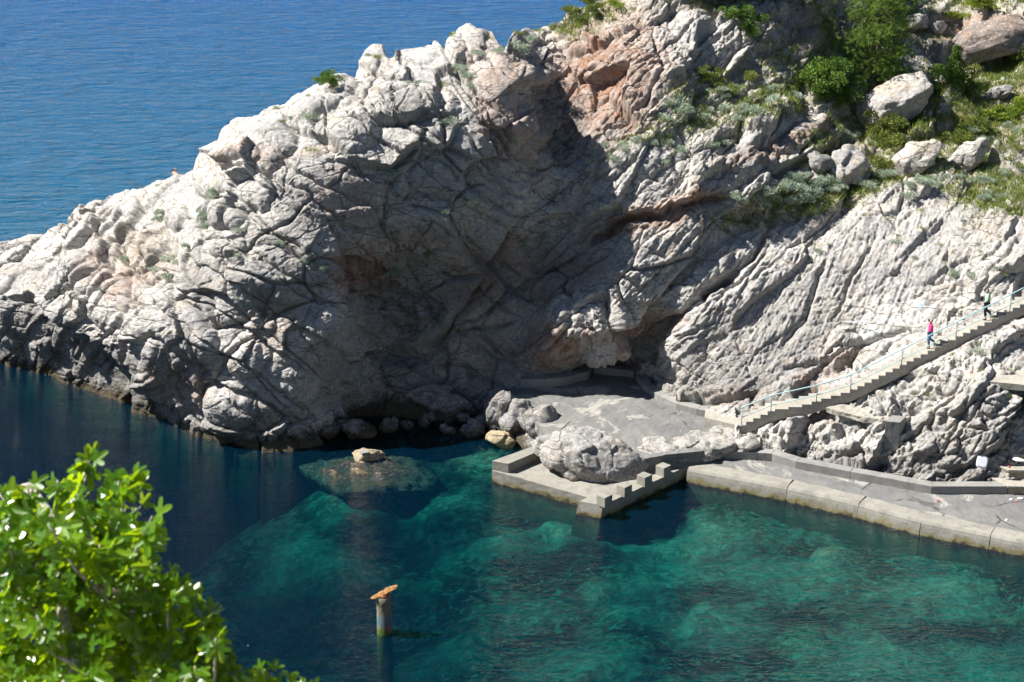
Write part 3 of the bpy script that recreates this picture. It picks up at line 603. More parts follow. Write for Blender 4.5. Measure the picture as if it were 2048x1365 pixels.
def under(poly, zmax, fmin):
    x, y = V3[:, 0], V3[:, 1]; ins = np.zeros(len(V3), bool); n = len(poly)
    for i in range(n):
        (x1, y1), (x2, y2) = poly[i], poly[i-1]
        ins ^= ((y1 > y) != (y2 > y)) & (x < (x2-x1)*(y-y1)/(y2-y1+1e-9)+x1)
    ins &= fy > fmin
    V3[ins, 2] = np.minimum(V3[ins, 2], zmax)
_q = lambda L, z: [tuple(W(a_, b_, z)[:2]) for a_, b_ in L]
under(_q([(1290, 960), (1374, 937), (1574, 974), (1717, 1007), (1842, 1041), (1981, 1069), (2180, 1108), (2180, 985), (2012, 980), (1863, 978), (1700, 947), (1592, 927), (1543, 912), (1447, 906), (1310, 905)], 0.8), 0.45, 880)
under(_q([(975, 806), (1000, 785), (1040, 772), (1090, 770), (1130, 766), (1178, 752), (1186, 740), (1266, 745), (1275, 765), (1292, 782), (1320, 800), (1360, 818), (1408, 832), (1425, 850), (1440, 870), (1400, 903), (1290, 918), (1120, 905), (1005, 812)], 1.5), 1.2, 748)
# assemble terrain mesh: under-water skirt, face, back
Vg = V3.reshape(NR, ncol, 3)
SK = 16; skirt = []
wl = 1-sstep(985, 1040, pxc)
for k in range(SK, 0, -1):
    s_ = Vg[0].copy(); s_[:, 2] -= 0.55*k; s_[:, 1] -= wl*(0.30*k); 
    nn = fbm(s_.astype(np.float32)*0.8, 3, 90); s_[:, 1] -= 0.5*nn*wl; skirt.append(s_)
back = []
BK = 26
for k in range(1, BK+1):
    s_ = Vg[-1].copy(); far = sstep(1150, 1400, pxc)
    s_[:, 1] += 0.35*k+0.03*k*k+far*1.2*k
    s_[:, 2] -= (0.05*k+0.035*k*k)*(1-far)+far*(-0.4*k+0.03*k*k)
    s_[:, 2] = np.maximum(s_[:, 2], -9)
    nn = fbm(s_.astype(np.float32)*0.5, 3, 95); s_[:, 2] += 0.5*nn; back.append(s_)
Vall = np.concatenate([np.array(skirt), Vg, np.array(back)], 0)
nrow = SK+NR+BK
me = mesh_np('rocky_headland', Vall.reshape(-1, 3), grid_faces(nrow, ncol)[:, ::-1] if False else grid_faces(nrow, ncol), True)
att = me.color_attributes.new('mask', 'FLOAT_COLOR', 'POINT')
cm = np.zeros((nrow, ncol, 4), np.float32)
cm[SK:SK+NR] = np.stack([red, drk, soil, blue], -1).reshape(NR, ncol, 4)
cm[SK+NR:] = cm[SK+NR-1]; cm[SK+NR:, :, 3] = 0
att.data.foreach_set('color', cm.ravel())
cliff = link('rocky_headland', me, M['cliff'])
tag(cliff, kind='structure')
def ground(px, py):
    """terrain point and outward normal under this photo pixel"""
    c = (px-PX0)/STEP; i = int(np.clip(c, 1, ncol-2))
    j = int(np.clip(round((py-bot[i])/(top[i]-bot[i])*(NR-1)), 2, NR-3))
    p = Vg[j, i]; n = np.cross(Vg[j, i+1]-Vg[j, i-1], Vg[j+2, i]-Vg[j-2, i]); n /= np.linalg.norm(n)+1e-9
    if n[1] > 0.5: n = -n
    return Vector(p.tolist()), Vector(n.tolist())

# ------------------------------------------------------------------ sea, sea bed, near hillside
def water_mat():
    m = NT('sea_water'); p = m.pos()
    w0 = m.noise(m.pos((0.10, 0.22, 1), (0, 0, 0.12)), 1.0, 3, 0.5, 0.6)
    w1 = m.noise(m.pos((0.42, 0.95, 1), (0, 0, 0.14)), 1.0, 5, 0.55, 0.5)
    w2 = m.noise(m.pos((2.0, 4.2, 1), (0, 0, -0.2)), 1.0, 4, 0.6, 0.6)
    # open sea is choppier than the sheltered bay
    y = m.n('ShaderNodeSeparateXYZ', {0: m.n('ShaderNodeNewGeometry').outputs['Position']}).outputs[1]
    op = m.rng(y, 112, 135)
    h = m.math('ADD', m.math('MULTIPLY', w1, m.rng(op, 0, 1, 0.19, 1.0)), m.math('MULTIPLY', w2, 0.15))
    h = m.math('ADD', h, m.math('MULTIPLY', w0, m.rng(op, 0, 1, 0.1, 1.3)))
    nr = m.bump(h, 1.0, 1.0)
    fr = m.n('ShaderNodeFresnel', {'IOR': m.rng(op, 0, 1, 1.21, 1.17), 'Normal': nr}).outputs[0]
    gl = m.n('ShaderNodeBsdfGlossy', {'Color': (1, 1, 1, 1), 'Roughness': 0.05, 'Normal': nr})
    tr = m.n('ShaderNodeBsdfTransparent', {0: (1, 1, 1, 1)})
    body = m.mix(op, (0.0, 0.018, 0.042), m.mix(m.rng(y, 140, 240), (0.0, 0.078, 0.165), (0.0, 0.066, 0.205)))
    df = m.n('ShaderNodeBsdfDiffuse', {0: body, 'Normal': nr})
    bd = m.n('ShaderNodeMixShader', {0: m.rng(op, 0, 1, 0.34, 0.95), 1: tr.outputs[0], 2: df.outputs[0]})
    mx = m.n('ShaderNodeMixShader', {0: fr, 1: bd.outputs[0], 2: gl.outputs[0]})
    m.t.links.new(mx.outputs[0], m.out.inputs['Surface'])
    va = m.n('ShaderNodeVolumeAbsorption', {'Color': (0.0, 0.775, 0.795, 1), 'Density': 0.86})
    m.t.links.new(va.outputs[0], m.out.inputs['Volume'])
    return m.m
M['water'] = water_mat()
X, Yf, D = 4500, 9000, -60
sea = link('sea', mesh_py('sea', [(-X, -300, 0), (X, -300, 0), (X, Yf, 0), (-X, Yf, 0), (-X, -300, D), (X, -300, D), (X, Yf, D), (-X, Yf, D)],
                          [(0, 1, 2, 3), (7, 6, 5, 4), (0, 4, 5, 1), (1, 5, 6, 2), (2, 6, 7, 3), (3, 7, 4, 0)]), M['water'])
tag(sea, kind='structure')
def bed_mat():
    m = NT('sea_bed_rock'); p = m.pos()
    a = m.noise(p, 0.35, 7, 0.6, 0.8); b_ = m.noise(p, 1.5, 7, 0.65, 0.4)
    at = m.n('ShaderNodeAttribute', attribute_name='mask'); sp = m.n('ShaderNodeSeparateColor', {0: at.outputs['Color']})
    col = m.mix(m.ramp(a, [(0.46, 0), (0.56, 1)]), (0.05, 0.06, 0.028), (0.26, 0.28, 0.15))
    c_ = m.noise(m.pos((1.0, 1.6, 1), (0, 0, 0.2)), 1.7, 4, 0.65, 1.0)
    col = m.mix(m.math('MULTIPLY', m.ramp(c_, [(0.54, 0), (0.62, 1)]), 0.8), col, (0.50, 0.50, 0.30))
    col = m.mix(m.math('MULTIPLY', m.ramp(c_, [(0.38, 1), (0.46, 0)]), 0.8), col, (0.02, 0.03, 0.018))
    col = m.mix(m.math('MULTIPLY', m.ramp(b_, [(0.50, 0), (0.62, 1)]), 0.6), col, (0.035, 0.045, 0.025))
    col = m.mix(m.math('MULTIPLY', sp.outputs[0], m.rng(b_, 0.3, 0.6, 1.1, 0.5), True), col, (0.62, 0.60, 0.40))
    col = m.mix(m.math('MULTIPLY', sp.outputs[1], m.rng(b_, 0.3, 0.6, 0.6, 1.1), True), col, (0.012, 0.02, 0.014))
    m.bsdf(col, 0.95, m.bump(b_, 0.3), 0.1); return m.m
M['bed'] = bed_mat()
nx, ny = 300, 240
bx = np.linspace(-75, 75, nx); by = np.linspace(45, 135, ny)
BX, BYg = np.meshgrid(bx, by)
BZ = np.full(BX.shape, 0.0)
pts = []
for px, py, z in [(2000, 1150, -2.0), (1700, 1100, -2.2), (1450, 1000, -2.0), (1300, 1060, -3.0), (1700, 1250, -2.8), (2000, 1330, -3.2), (1400, 1300, -3.8), (1100, 1080, -3.8), (1000, 1250, -4.6), (900, 1030, -2.6), (740, 950, -1.0), (800, 1080, -4.0), (620, 1110, -2.6), (600, 1300, -6.5), (400, 1100, -8.5), (300, 950, -9), (120, 850, -13), (0, 760, -18), (450, 930, -6), (1000, 910, -1.6), (900, 880, -1.0), (1100, 960, -2.2), (560, 930, -3.0), (200, 1250, -12), (-300, 900, -22), (-300, 1300, -20), (2400, 1200, -1.5), (800, 1340, -6), (1200, 1180, -3.6)]:
    z *= 1.0+0.9*max(0, min(1, (1050-px)/450))
    p = W(px, py, z*0.45); pts.append((p.x, p.y, z*0.45))
for x, y, z in [(-75, 45, -16), (75, 45, -3), (0, 45, -9), (75, 90, -1), (-75, 135, -34), (-75, 90, -26), (-30, 130, -25), (0, 135, -12), (40, 110, 0)]: pts.append((x, y, z*0.45))
pts = np.array(pts); ww = 0; zz = 0
for x, y, z in pts:
    k = 1/((BX-x)**2+(BYg-y)**2+4)**1.6; ww = ww+k; zz = zz+k*z
BZ = zz/ww
Pb = np.stack([BX.ravel(), BYg.ravel(), BZ.ravel()*0.3], 1).astype(np.float32)
lump, _, _ = blocky(Pb, 77, 3.0, np.eye(3, dtype=np.float32), 0.5, 0.5, 0.45, 0.12)
shal = np.clip((BZ.ravel()+4.5)/3, 0.15, 1)
dz = lump*shal*0.5+0.3*fbm(Pb*0.25, 3, 78)+0.15*fbm(Pb*1.3, 3, 79)
pale = np.zeros(len(Pb), np.float32); dkm = pale.copy()
def bed_blob(px, py, z, rx, ry, k, arr):
    p = W(px, py, z*0.45); wq = fbm(Pb*0.5, 3, 81)*0.35
    r = np.sqrt(((Pb[:, 0]-p.x)/rx)**2+((Pb[:, 1]-p.y)/ry)**2)+wq
    np.maximum(arr, k*(1-sstep(0.6, 1.15, r)), out=arr); return r
for px, py, z, rx, ry, h, k in [(740, 955, -1.2, 3.3, 4.6, 1.6, .25), (620, 1110, -4.2, 3.6, 4.2, 1.2, .6), (900, 1015, -2.6, 2.2, 2.8, 1.0, .5), (960, 1075, -3.4, 3.2, 2.0, .6, .5), (1080, 1090, -3.6, 2.2, 2.0, .6, .5), (1380, 1110, -3.0, 4.5, 3.5, .6, .6), (1600, 1160, -2.8, 4, 3, .4, .6), (850, 1290, -5.0, 2.5, 2.0, .6, .5), (1150, 1340, -4.5, 3, 2.5, .6, .5), (1450, 1250, -3.6, 3, 2.4, .4, .5), (1850, 1200, -2.4, 4, 3, .4, .6), (1750, 1320, -3, 4, 3, .4, .5), (590, 905, -2.0, 1.6, 2, .6, .3), (1900, 1110, -1.8, 4, 1.6, .3, .4), (930, 905, -1.2, 2, 2, .6, .3), (470, 1010, -6, 2, 2, .5, .3), (1280, 1200, -3.5, 3, 2.5, .4, .45), (1650, 1050, -2, 4, 1.5, .3, .4), (1050, 1230, -4.3, 2.4, 2, .3, .4), (2030, 1340, -3, 4, 3, .3, .5)]:
    r = bed_blob(px, py, z, rx, ry, k, pale); dz += 0.5*h*(1-sstep(0.3, 1.1, r))
for px, py, z, rx, ry, k in [(800, 1085, -5, 5, 2.2, .9), (950, 1040, -3.5, 3, 1.2, .8), (700, 1180, -5, 5, 2, .7), (1290, 1040, -3, 2.4, 3, .7), (1150, 1130, -4, 5, 1.4, .7), (480, 960, -6, 4, 2, .7), (1000, 980, -2.4, 2, 1.5, .6), (1660, 1230, -3, 5, 1.2, .6), (1400, 1200, -3.3, 4, 1.2, .6), (1900, 1270, -3, 4, 1.2, .6), (870, 960, -2.5, 2, 2, .8)]:
    bed_blob(px, py, z, rx, ry, k, dkm)
Zb = np.minimum(BZ.ravel()+dz, -0.35)
me = mesh_np('sea_bed', np.stack([BX.ravel(), BYg.ravel(), Zb], 1), grid_faces(ny, nx), True)
att = me.color_attributes.new('mask', 'FLOAT_COLOR', 'POINT')
att.data.foreach_set('color', np.stack([pale, dkm, 0*pale, 0*pale+1], 1).ravel())
tag(link('sea_bed', me, M['bed']), kind='structure')
# the slope the viewer stands on (below the frame)
nx2, ny2 = 60, 40
sxg, syg = np.meshgrid(np.linspace(-40, 40, nx2), np.linspace(-25, 34, ny2))
prof = np.interp(syg, [-25, 0, 6, 14, 18, 26, 34], [47, 42.2, 39.5, 35, 30, 12, -12])
Ph = np.stack([sxg.ravel(), syg.ravel(), prof.ravel()], 1).astype(np.float32)
Ph[:, 2] += 0.5*fbm(Ph*0.3, 3, 7)
tag(link('near_hillside', mesh_np('near_hillside', Ph, grid_faces(ny2, nx2)), M['cliff']), kind='structure')

# ------------------------------------------------------------------ loose rocks
def rock_mesh(name, dims, seed, sub=4, n_planes=14, rough=0.10, cell=0.9):
    bm = bmesh.new(); bmesh.ops.create_icosphere(bm, subdivisions=sub, radius=1)
    D = np.array([v.co[:] for v in bm.verts], np.float32)
    rs = np.random.RandomState(seed)
    nrm = rs.normal(size=(n_planes, 3)); nrm /= np.linalg.norm(nrm, axis=1, keepdims=True)
    dd = rs.uniform(0.62, 0.95, n_planes)
    dots = np.maximum(D @ nrm.T, 1e-3); r = np.minimum((dd/dots).min(1), 1.08)
    r = 0.82*r+0.18*0.9
    Pm = D*r[:, None]*np.array(dims, np.float32)
    off = seed*13.7
    dk, _, _ = blocky(Pm+off, seed, cell, np.eye(3, dtype=np.float32), 0.12*cell, 0.22*cell, 0.08*cell, 0.06)
    d = dk*0.6+rough*(fbm(Pm*1.1+off, 4, seed)+0.35*fbm(Pm*4+off, 3, seed+5))*min(dims)
    nn = D/np.array(dims, np.float32); nn /= np.linalg.norm(nn, axis=1, keepdims=True)
    Pm = Pm+nn*d[:, None]
    for v, q in zip(bm.verts, Pm): v.co = q.tolist()
    return bm_mesh(name, bm, smooth=True)
def rock(name, loc, dims, rot, seed, mat, label, cat='rock', group=None, sub=4, sink=0.35, **k):
    me = rock_mesh(name, dims, seed, sub, **k); o = link(name, me, M[mat])
    o.location = Vector(loc)+Vector((0, 0, dims[2]*(1-2*sink))); o.rotation_euler = [math.radians(a_) for a_ in rot]
    return tag(o, label, cat, group)
g = lambda px, py: ground(px, py)[0]
rock('boulder', g(1700, 362), (1.25, 1.2, 1.3), (0, -20, 10), 3, 'boulder', 'rounded pale boulder standing at the left end of the silvery shrub band', 'boulder', sub=5, sink=.12)
rock('boulder', g(1835, 338), (1.75, 1.0, 0.95), (0, -38, 5), 4, 'boulder', 'bright white leaning boulder with an iron spike on its top edge', 'boulder', sub=5, sink=.1)
rock('boulder', g(1938, 326), (1.45, 0.8, 0.75), (0, -48, -5), 6, 'boulder', 'narrow tilted grey boulder in grass beside the bright white leaning boulder', 'boulder', sub=5, sink=.1)
rock('boulder', g(1792, 243), (3.0, 1.8, 1.35), (0, -27, 8), 8, 'boulder', 'largest split grey boulder tilted under the big pine', 'boulder', sub=5, sink=.12)
rock('boulder', g(1835, 56), (0.95, 0.8, 0.72), (0, -8, 0), 9, 'boulder', 'pale squarish boulder right of the big pine crown', 'boulder', sink=.1)
rock('boulder', g(1880, 58), (0.6, 0.5, 0.5), (0, -20, 0), 10, 'boulder', 'small grey boulder wedged beside the pale squarish boulder', 'boulder', sink=.1)
rock('boulder', g(1985, 96), (3.4, 2.0, 1.35), (0, -14, 10), 12, 'brownrock', 'huge brown stained overhanging boulder above the grassy slope', 'boulder', sub=5, sink=-.05)
rock('boulder', g(1858, 342), (0.32, 0.3, 0.35), (0, 10, 0), 13, 'boulder', 'knee-high pale stone between the two tilted boulders', 'boulder', sub=3, sink=.2)
rock('boulder', g(1690, 225), (0.8, 0.6, 0.55), (0, -20, 0), 14, 'boulder', 'grey stone under the green bush left of the split boulder', 'boulder', sub=4, sink=.15)
rock('boulder', g(1640, 345), (0.75, 0.6, 0.8), (0, -10, 20), 15, 'greyrock', 'dark shaded stone beside the rounded pale boulder', 'boulder', sub=4, sink=.15)
rock('boulder', g(2000, 190), (0.9, 0.6, 0.45), (0, -25, 0), 16, 'greyrock', 'grey stone half buried in the grassy slope below the brown boulder', 'boulder', sub=4, sink=.3)
# by the water
rock('pier_rock', W(1178, 934, 0.68), (3.15, 1.95, 1.35), (0, 3, -27), 21, 'pierrock', 'massive grey rock lying on the concrete pier', 'rock', sub=6, sink=.2, cell=1.1)
rock('shore_rock', W(738, 917, 0), (0.95, 0.55, 0.42), (0, 0, 10), 22, 'tanrock', 'sunlit tan rock breaking the surface on the brown reef', 'rock', sink=.33)
rock('reef', W(735, 957, -0.85), (4.0, 3.0, 0.68), (0, 0, 0), 23, 'reefrock', 'broad brown reef just under the surface of the bay', 'reef', sub=5, sink=.45, n_planes=9, rough=0.45, cell=1.6)
rock('shore_rock', W(1006, 889, 0), (0.98, 0.65, 0.55), (0, 8, -10), 24, 'tanrock', 'rounded tan boulder at the water beside the pier', 'rock', sub=5, sink=.3)
rock('shore_rock', W(1004, 862, 0), (0.95, 0.85, 1.35), (8, 14, 10), 25, 'greyrock', 'tall leaning grey boulder on the edge of the shadow', 'rock', sub=5, sink=.1)
rock('shore_rock', W(1040, 868, 0.1), (1.05, 1.1, 1.3), (0, 12, 30), 26, 'greyrock', 'angular grey boulder cemented to the platform corner', 'rock', sub=5, sink=.15)
rock('shore_rock', W(1082, 872, 0.3), (1.35, 1.2, 1.25), (0, -6, -10), 27, 'greyrock', 'cracked grey rock beside the white litter on the platform', 'rock', sub=5, sink=.2)
for k, (px, py, d) in enumerate([(945, 868, .62), (895, 866, .42), (852, 848, .5), (815, 856, .38), (775, 862, .55), (720, 872, .8), (660, 872, .75), (975, 850, .6), (925, 842, .5), (870, 836, .45), (965, 818, .7), (1000, 800, .5), (690, 862, .6)]):
    rock('shore_rock', W(px, py, 0), (d*1.15, d, d*0.8), (0, 15*math.sin(k*2.1), 40*k), 30+k, 'greyrock', 'dark boulder at the waterline in the shaded recess below the cliff', 'rock', 'rubble in the shaded recess', sink=.25)
rock('fallen_rock', W(1100, 752, 1.6), (0.8, 0.5, 0.6), (0, 25, 10), 50, 'redrock', 'wedge-shaped reddish rock on the low wall under the overhang', 'rock', sub=4, sink=.15)
rock('fallen_rock', W(1152, 740, 1.6), (0.55, 0.5, 0.72), (0, 0, 20), 51, 'redrock', 'upright rusty brown rock beside the wedge-shaped one', 'rock', sub=4, sink=.1)
rock('fallen_rock', W(1262, 728, 1.5), (1.15, 0.5, 0.45), (0, -18, 0), 52, 'redrock', 'long pinkish slab lying at the mouth of the small cave', 'rock', sub=4, sink=.1)

# ------------------------------------------------------------------ concrete: platform, pier, quay, walls
def xy(px, py, z): p = W(px, py, z); return (p.x, p.y)
PZ = 1.5
plat = [xy(*q, PZ) for q in [(968, 800), (1000, 785), (1040, 776), (1090, 775), (1130, 771), (1178, 760), (1184, 742), (1268, 746), (1272, 765), (1290, 782), (1320, 802), (1360, 820), (1408, 834), (1425, 850), (1460, 872), (1450, 892), (1400, 903), (1330, 910), (1290, 918), (1200, 915), (1120, 905), (1095, 885), (1080, 852), (1045, 826), (1005, 812), (975, 806)]]
pl = link('concrete_platform', prism('concrete_platform', plat, 0.2, PZ, rough=0.05, cuts=5, seed=4), M['conc_old']); tag(pl, kind='structure')
def wall_run(root, name, pts, h, width, z0, mat, side=1, bevel=0.025, drop=0.4):
    """a low wall built of straight pours; pts along its front foot, width to the far side"""
    pts = [Vector((p[0], p[1], 0)) for p in pts]
    nrm = []
    for i in range(len(pts)-1):
        d = (pts[i+1]-pts[i]).normalized(); nrm.append(Vector((-d.y, d.x, 0))*side)
    off = []
    for i in range(len(pts)):
        n = (nrm[max(i-1, 0)]+nrm[min(i, len(nrm)-1)]).normalized(); c = max(0.5, n.dot(nrm[min(i, len(nrm)-1)]))
        off.append(pts[i]+n*width/c)
    for i in range(len(pts)-1):
        gap = (pts[i+1]-pts[i]).normalized()*0.006
        q = [pts[i]+gap, pts[i+1]-gap, off[i+1]-gap, off[i]+gap]
        link(name, prism(name, [(v.x, v.y) for v in q], z0-drop, z0+h, bevel=bevel, rough=0.008, cuts=2, seed=i), mat, root)
r_ = empty('bench_wall', W(1110, 775, PZ)); r_.location = (0, 0, 0)
wall_run(r_, 'wall_segment', [xy(*q, PZ) for q in [(1041, 776), (1090, 776), (1130, 772), (1177, 760), (1184, 746)]], 0.52, 0.55, PZ, M['conc_wall'])
tag(r_, 'low concrete bench wall under the overhang at the back of the platform', 'wall')
r_ = empty('bench_wall')
wall_run(r_, 'wall_segment', [xy(*q, PZ) for q in [(1186, 748), (1268, 756)]], 0.42, 0.6, PZ, M['conc_wall'])
tag(r_, 'short shaded concrete wall closing the back of the platform by the cave', 'wall')
r_ = empty('bench_wall')
wall_run(r_, 'wall_segment', [xy(*q, PZ) for q in [(1271, 762), (1284, 781), (1316, 803), (1353, 820), (1394, 831), (1412, 834)]], 0.38, 0.62, PZ, M['conc_wall'])
tag(r_, 'curved pale concrete kerb wall along the foot of the right cliff', 'wall')

PF = 0.68
pier = empty('pier'); tag(pier, 'pale concrete pier with four square blocks reaching into the bay', 'pier')
A0 = Vector(xy(984, 922, 1.22)).to_3d(); Bq = Vector(xy(1184, 997, PF)).to_3d()
arm_R0 = Vector(xy(1206, 1011.5, PF)).to_3d(); arm_R1 = Vector(xy(1372, 934, PF)).to_3d(); arm_L0 = Vector(xy(1158, 1003.5, PF)).to_3d()
adir = (arm_R1-arm_R0).normalized(); aw = arm_L0-arm_R0
link('deck', prism('deck', [A0[:2], Bq[:2], (Bq+adir*6)[:2], xy(1300, 905, PF), xy(1120, 890, PF), xy(1068, 902, PF)], -2.2, PF-0.004, bevel=0.02, rough=0.02, cuts=4, seed=8), M['conc'], pier)
q1 = Vector(xy(1017, 928, 1.22)); q2 = Vector(xy(1074, 904, 1.22)); q3 = Vector(xy(1074, 890, 1.22))
link('parapet', prism('parapet', [(A0.x+.01, A0.y+.01), tuple(q1), tuple(q2), tuple(q3)], PF-0.3, 1.22, bevel=0.02, rough=0.012, cuts=3, seed=9), M['conc'], pier)
segs = 4; L = (arm_R1-arm_R0).length
for k in range(segs):
    u0 = L*k/segs+(0.012 if k else 0); u1 = L*(k+1)/segs-0.012
    c = [arm_L0+adir*u0, arm_R0+adir*u0, arm_R0+adir*u1, arm_L0+adir*u1]
    bm = bmesh.new()
    tp = [bm.verts.new((p.x, p.y, PF+0.012)) for p in c]; bt = []
    for i, p in enumerate(c):
        q = p.copy()
        if k == 0 and i in (0, 1): q -= adir*(1.1 if i == 0 else 0.75)
        bt.append(bm.verts.new((q.x, q.y, -2.2)))
    bm.faces.new(tp); bm.faces.new(bt[::-1])
    for i in range(4): bm.faces.new((tp[i], bt[i], bt[(i+1) % 4], tp[(i+1) % 4]))
    link('arm_segment', bm_mesh('arm_segment', bm, bevel=0.025), M['conc'], pier)
ang = math.atan2(adir.y, adir.x)
for px, py in [(1209, 990), (1248.5, 970), (1289, 950), (1327, 931)]:
    p = W(px, py, PF+0.52); o = link('bollard_block', box_mesh('bollard_block', 0.58, 0.58, 0.58, 0.03), M['conc'], pier)
    o.location = (p.x, p.y, PF-0.05); o.rotation_euler = (0, 0, ang)
QZ = 0.8
quay = empty('quay'); tag(quay, 'long concrete bathing quay with rounded edge along the green bay', 'quay')
E = [Vector(xy(*q, QZ)).to_3d() for q in [(1374, 937), (1574, 974), (1717, 1007), (1842, 1041), (1981, 1069), (2180, 1108)]]
inner = []
for i in range(len(E)-1):
    d = (E[i+1]-E[i]).normalized(); n = Vector((d.y, -d.x, 0))
    prof = [(-1.0, QZ), (-0.30, QZ-0.005), (-0.12, QZ-0.05), (-0.02, QZ-0.16), (0.03, QZ-0.34), (0.10, 0.05), (0.30, -2.2), (-1.0, -2.2)]
    bm = bmesh.new(); ns = 14; rings = []
    for k in range(ns+1):
        u = k/ns; p = (E[i]+d*0.015).lerp(E[i+1]-d*0.015, u)
        rings.append([bm.verts.new((p.x+n.x*o_, p.y+n.y*o_, z)) for o_, z in prof])
    for k in range(ns):
        for j in range(len(prof)): bm.faces.new((rings[k][j], rings[k+1][j], rings[k+1][(j+1) % 8], rings[k][(j+1) % 8]))
    bm.faces.new(rings[0]); bm.faces.new(rings[-1][::-1])
    bm.normal_update(); Pq = np.array([v.co[:] for v in bm.verts], np.float32); dn = 0.025*fbm(Pq*1.6, 3, 40+i)
    for v, k in zip(bm.verts, dn): v.co += v.normal*float(k)
    link('quay_block', bm_mesh('quay_block', bm, smooth=False), M['conc'], quay)
    inner += [E[i]-n*0.97] if i == 0 else []
    inner.append(E[i+1]-n*0.97)
front = [(p.x, p.y) for p in inner]
backl = [xy(*q, QZ) for q in [(2180, 985), (2012, 984), (1863, 983), (1700, 950), (1592, 930), (1543, 914), (1447, 908), (1400, 900), (1310, 905), (1290, 925)]]
link('deck', prism('deck', front+backl, -0.5, QZ+0.004, rough=0.03, cuts=5, seed=12), M['conc_old'], quay)
r_ = empty('quay_wall'); tag(r_, 'low concrete retaining wall at the back of the bathing quay', 'wall')
wall_run(r_, 'wall_segment', [xy(*q, QZ) for q in [(1400, 924), (1447, 918), (1515, 921), (1543, 923), (1592, 938.5), (1700, 959), (1863, 989), (2014, 989)]], 0.45, 0.6, QZ, M['conc_wall'])
def masonry_mat():
    m = NT('masonry'); p = m.pos((1.6, 1.6, 2.2))
    v = m.n('ShaderNodeTexVoronoi', {'Vector': p, 'Scale': 1.6}); e = m.n('ShaderNodeTexVoronoi', {'Vector': p, 'Scale': 1.6}, feature='DISTANCE_TO_EDGE').outputs[0]
    c = m.mix(m.n('ShaderNodeSeparateColor', {0: v.outputs['Color']}).outputs[0], (0.20, 0.16, 0.11), (0.38, 0.32, 0.24))
    c = m.mix(m.ramp(e, [(0.03, 1), (0.07, 0)]), c, (0.36, 0.34, 0.31)); m.bsdf(c, 0.9, m.bump(m.ramp(e, [(0, 0), (0.08, 1)]), 0.03)); return m.m
M['masonry'] = masonry_mat()
st = empty('stone_steps'); tag(st, 'stone masonry steps with pale concrete tops at the end of the quay wall', 'steps')
p0 = W(2016, 989, QZ)
for dx, dy, zt in [(0.0, 0.0, 1.28), (0.15, 0.75, 1.85), (0.9, 1.35, 2.45)]:
    link('riser', prism('riser', [(p0.x+dx, p0.y+dy), (p0.x+5, p0.y+dy-0.3), (p0.x+5, p0.y+dy+1.2), (p0.x+dx-0.6, p0.y+dy+1.0)], 0.3, zt-0.1, rough=0.02, cuts=3, seed=2), M['masonry'], st)
    link('tread', prism('tread', [(p0.x+dx-0.05, p0.y+dy-0.05), (p0.x+5, p0.y+dy-0.36), (p0.x+5, p0.y+dy+1.2), (p0.x+dx-0.65, p0.y+dy+1.0)], zt-0.1, zt, bevel=0.015), M['conc_pale'], st)
# block, ledge, terrace slab on the slope
fl = WY(1771, 843, 95.75); fr = WY(1800, 846, 95.6); bk = Vector((0.5, 0.85, 0))
cb = link('concrete_block', prism('concrete_block', [fl[:2], fr[:2], (fr+bk)[:2], (fl+bk)[:2]], 1.9, fl.z, bevel=0.02, rough=0.012, cuts=3, seed=3), M['conc_wall'])
tag(cb, 'upright square concrete block with a hole set in the broken rocks', 'block')
o = tube('hole', [Vector((fl.x+.22, fl.y+0.02, fl.z-.72)), Vector((fl.x+.22, fl.y-0.012, fl.z-.72))], 0.06, M['black'], cb, 10)
lz = fl.z-0.2
tag(link('concrete_ledge', prism('concrete_ledge', [xy(*q, lz) for q in [(1652, 815), (1700, 801), (1760, 812), (1822, 828), (1818, 835), (1799, 843), (1772, 841), (1715, 832)]], lz-0.3, lz, bevel=0.02, rough=0.08, cuts=4, seed=6), M['conc_pale']), 'thin concrete ledge poured over rocks behind the square block', 'ledge')
tz = 5.85
tag(link('terrace_slab', prism('terrace_slab', [xy(*q, tz) for q in [(1948, 760), (2048, 770), (2200, 785), (2200, 722), (2048, 724), (1968, 725), (1941, 747)]], tz-0.36, tz, bevel=0.015, rough=0.012, cuts=4, seed=7), M['conc_pale']), 'pale flat concrete terrace slab jutting from the rocks below the stairs', 'slab')
p = W(1941, 757, tz-0.3)
tag(tube('pipe_stub', [p-Vector((0, 0, .4)), p+Vector((0, 0, .38))], 0.075, M['rust'], None, 12), 'short rusty pipe stub beside the terrace slab', 'pipe')

for k, (px, py, z, d) in enumerate([(1298, 914, 1.05, (1.2, .8, .55)), (1335, 913, 1.0, (1.3, .7, .6)), (1372, 907, 1.05, (1.3, .8, .55)), (1405, 901, 1.15, (1.2, .8, .5)), (1432, 890, 1.3, (1.3, .9, .42)), (1465, 892, 1.15, (1.2, .8, .55)), (1418, 912, .95, (1.0, .6, .4)), (1498, 895, 1.15, (1.1, .7, .6)), (1370, 882, 1.42, (1.6, .9, .22)), (1310, 893, 1.4, (1.3, .9, .26)), (1448, 866, 1.5, (1.0, .7, .3)), (1350, 922, .85, (1.0, .5, .35)), (1395, 872, 1.44, (1.2, .8, .2)), (1275, 925, .9, (.8, .6, .5))]):
    rock('ledge_rock', W(px, py, z), d, (6*math.sin(k), 6*math.cos(k*2), 33*k), 60+k, 'pierrock', 'rough grey rock cropping out between the platform and the quay', 'rock', 'rocks between platform and quay', sub=4, sink=.42, cell=.5, n_planes=22)

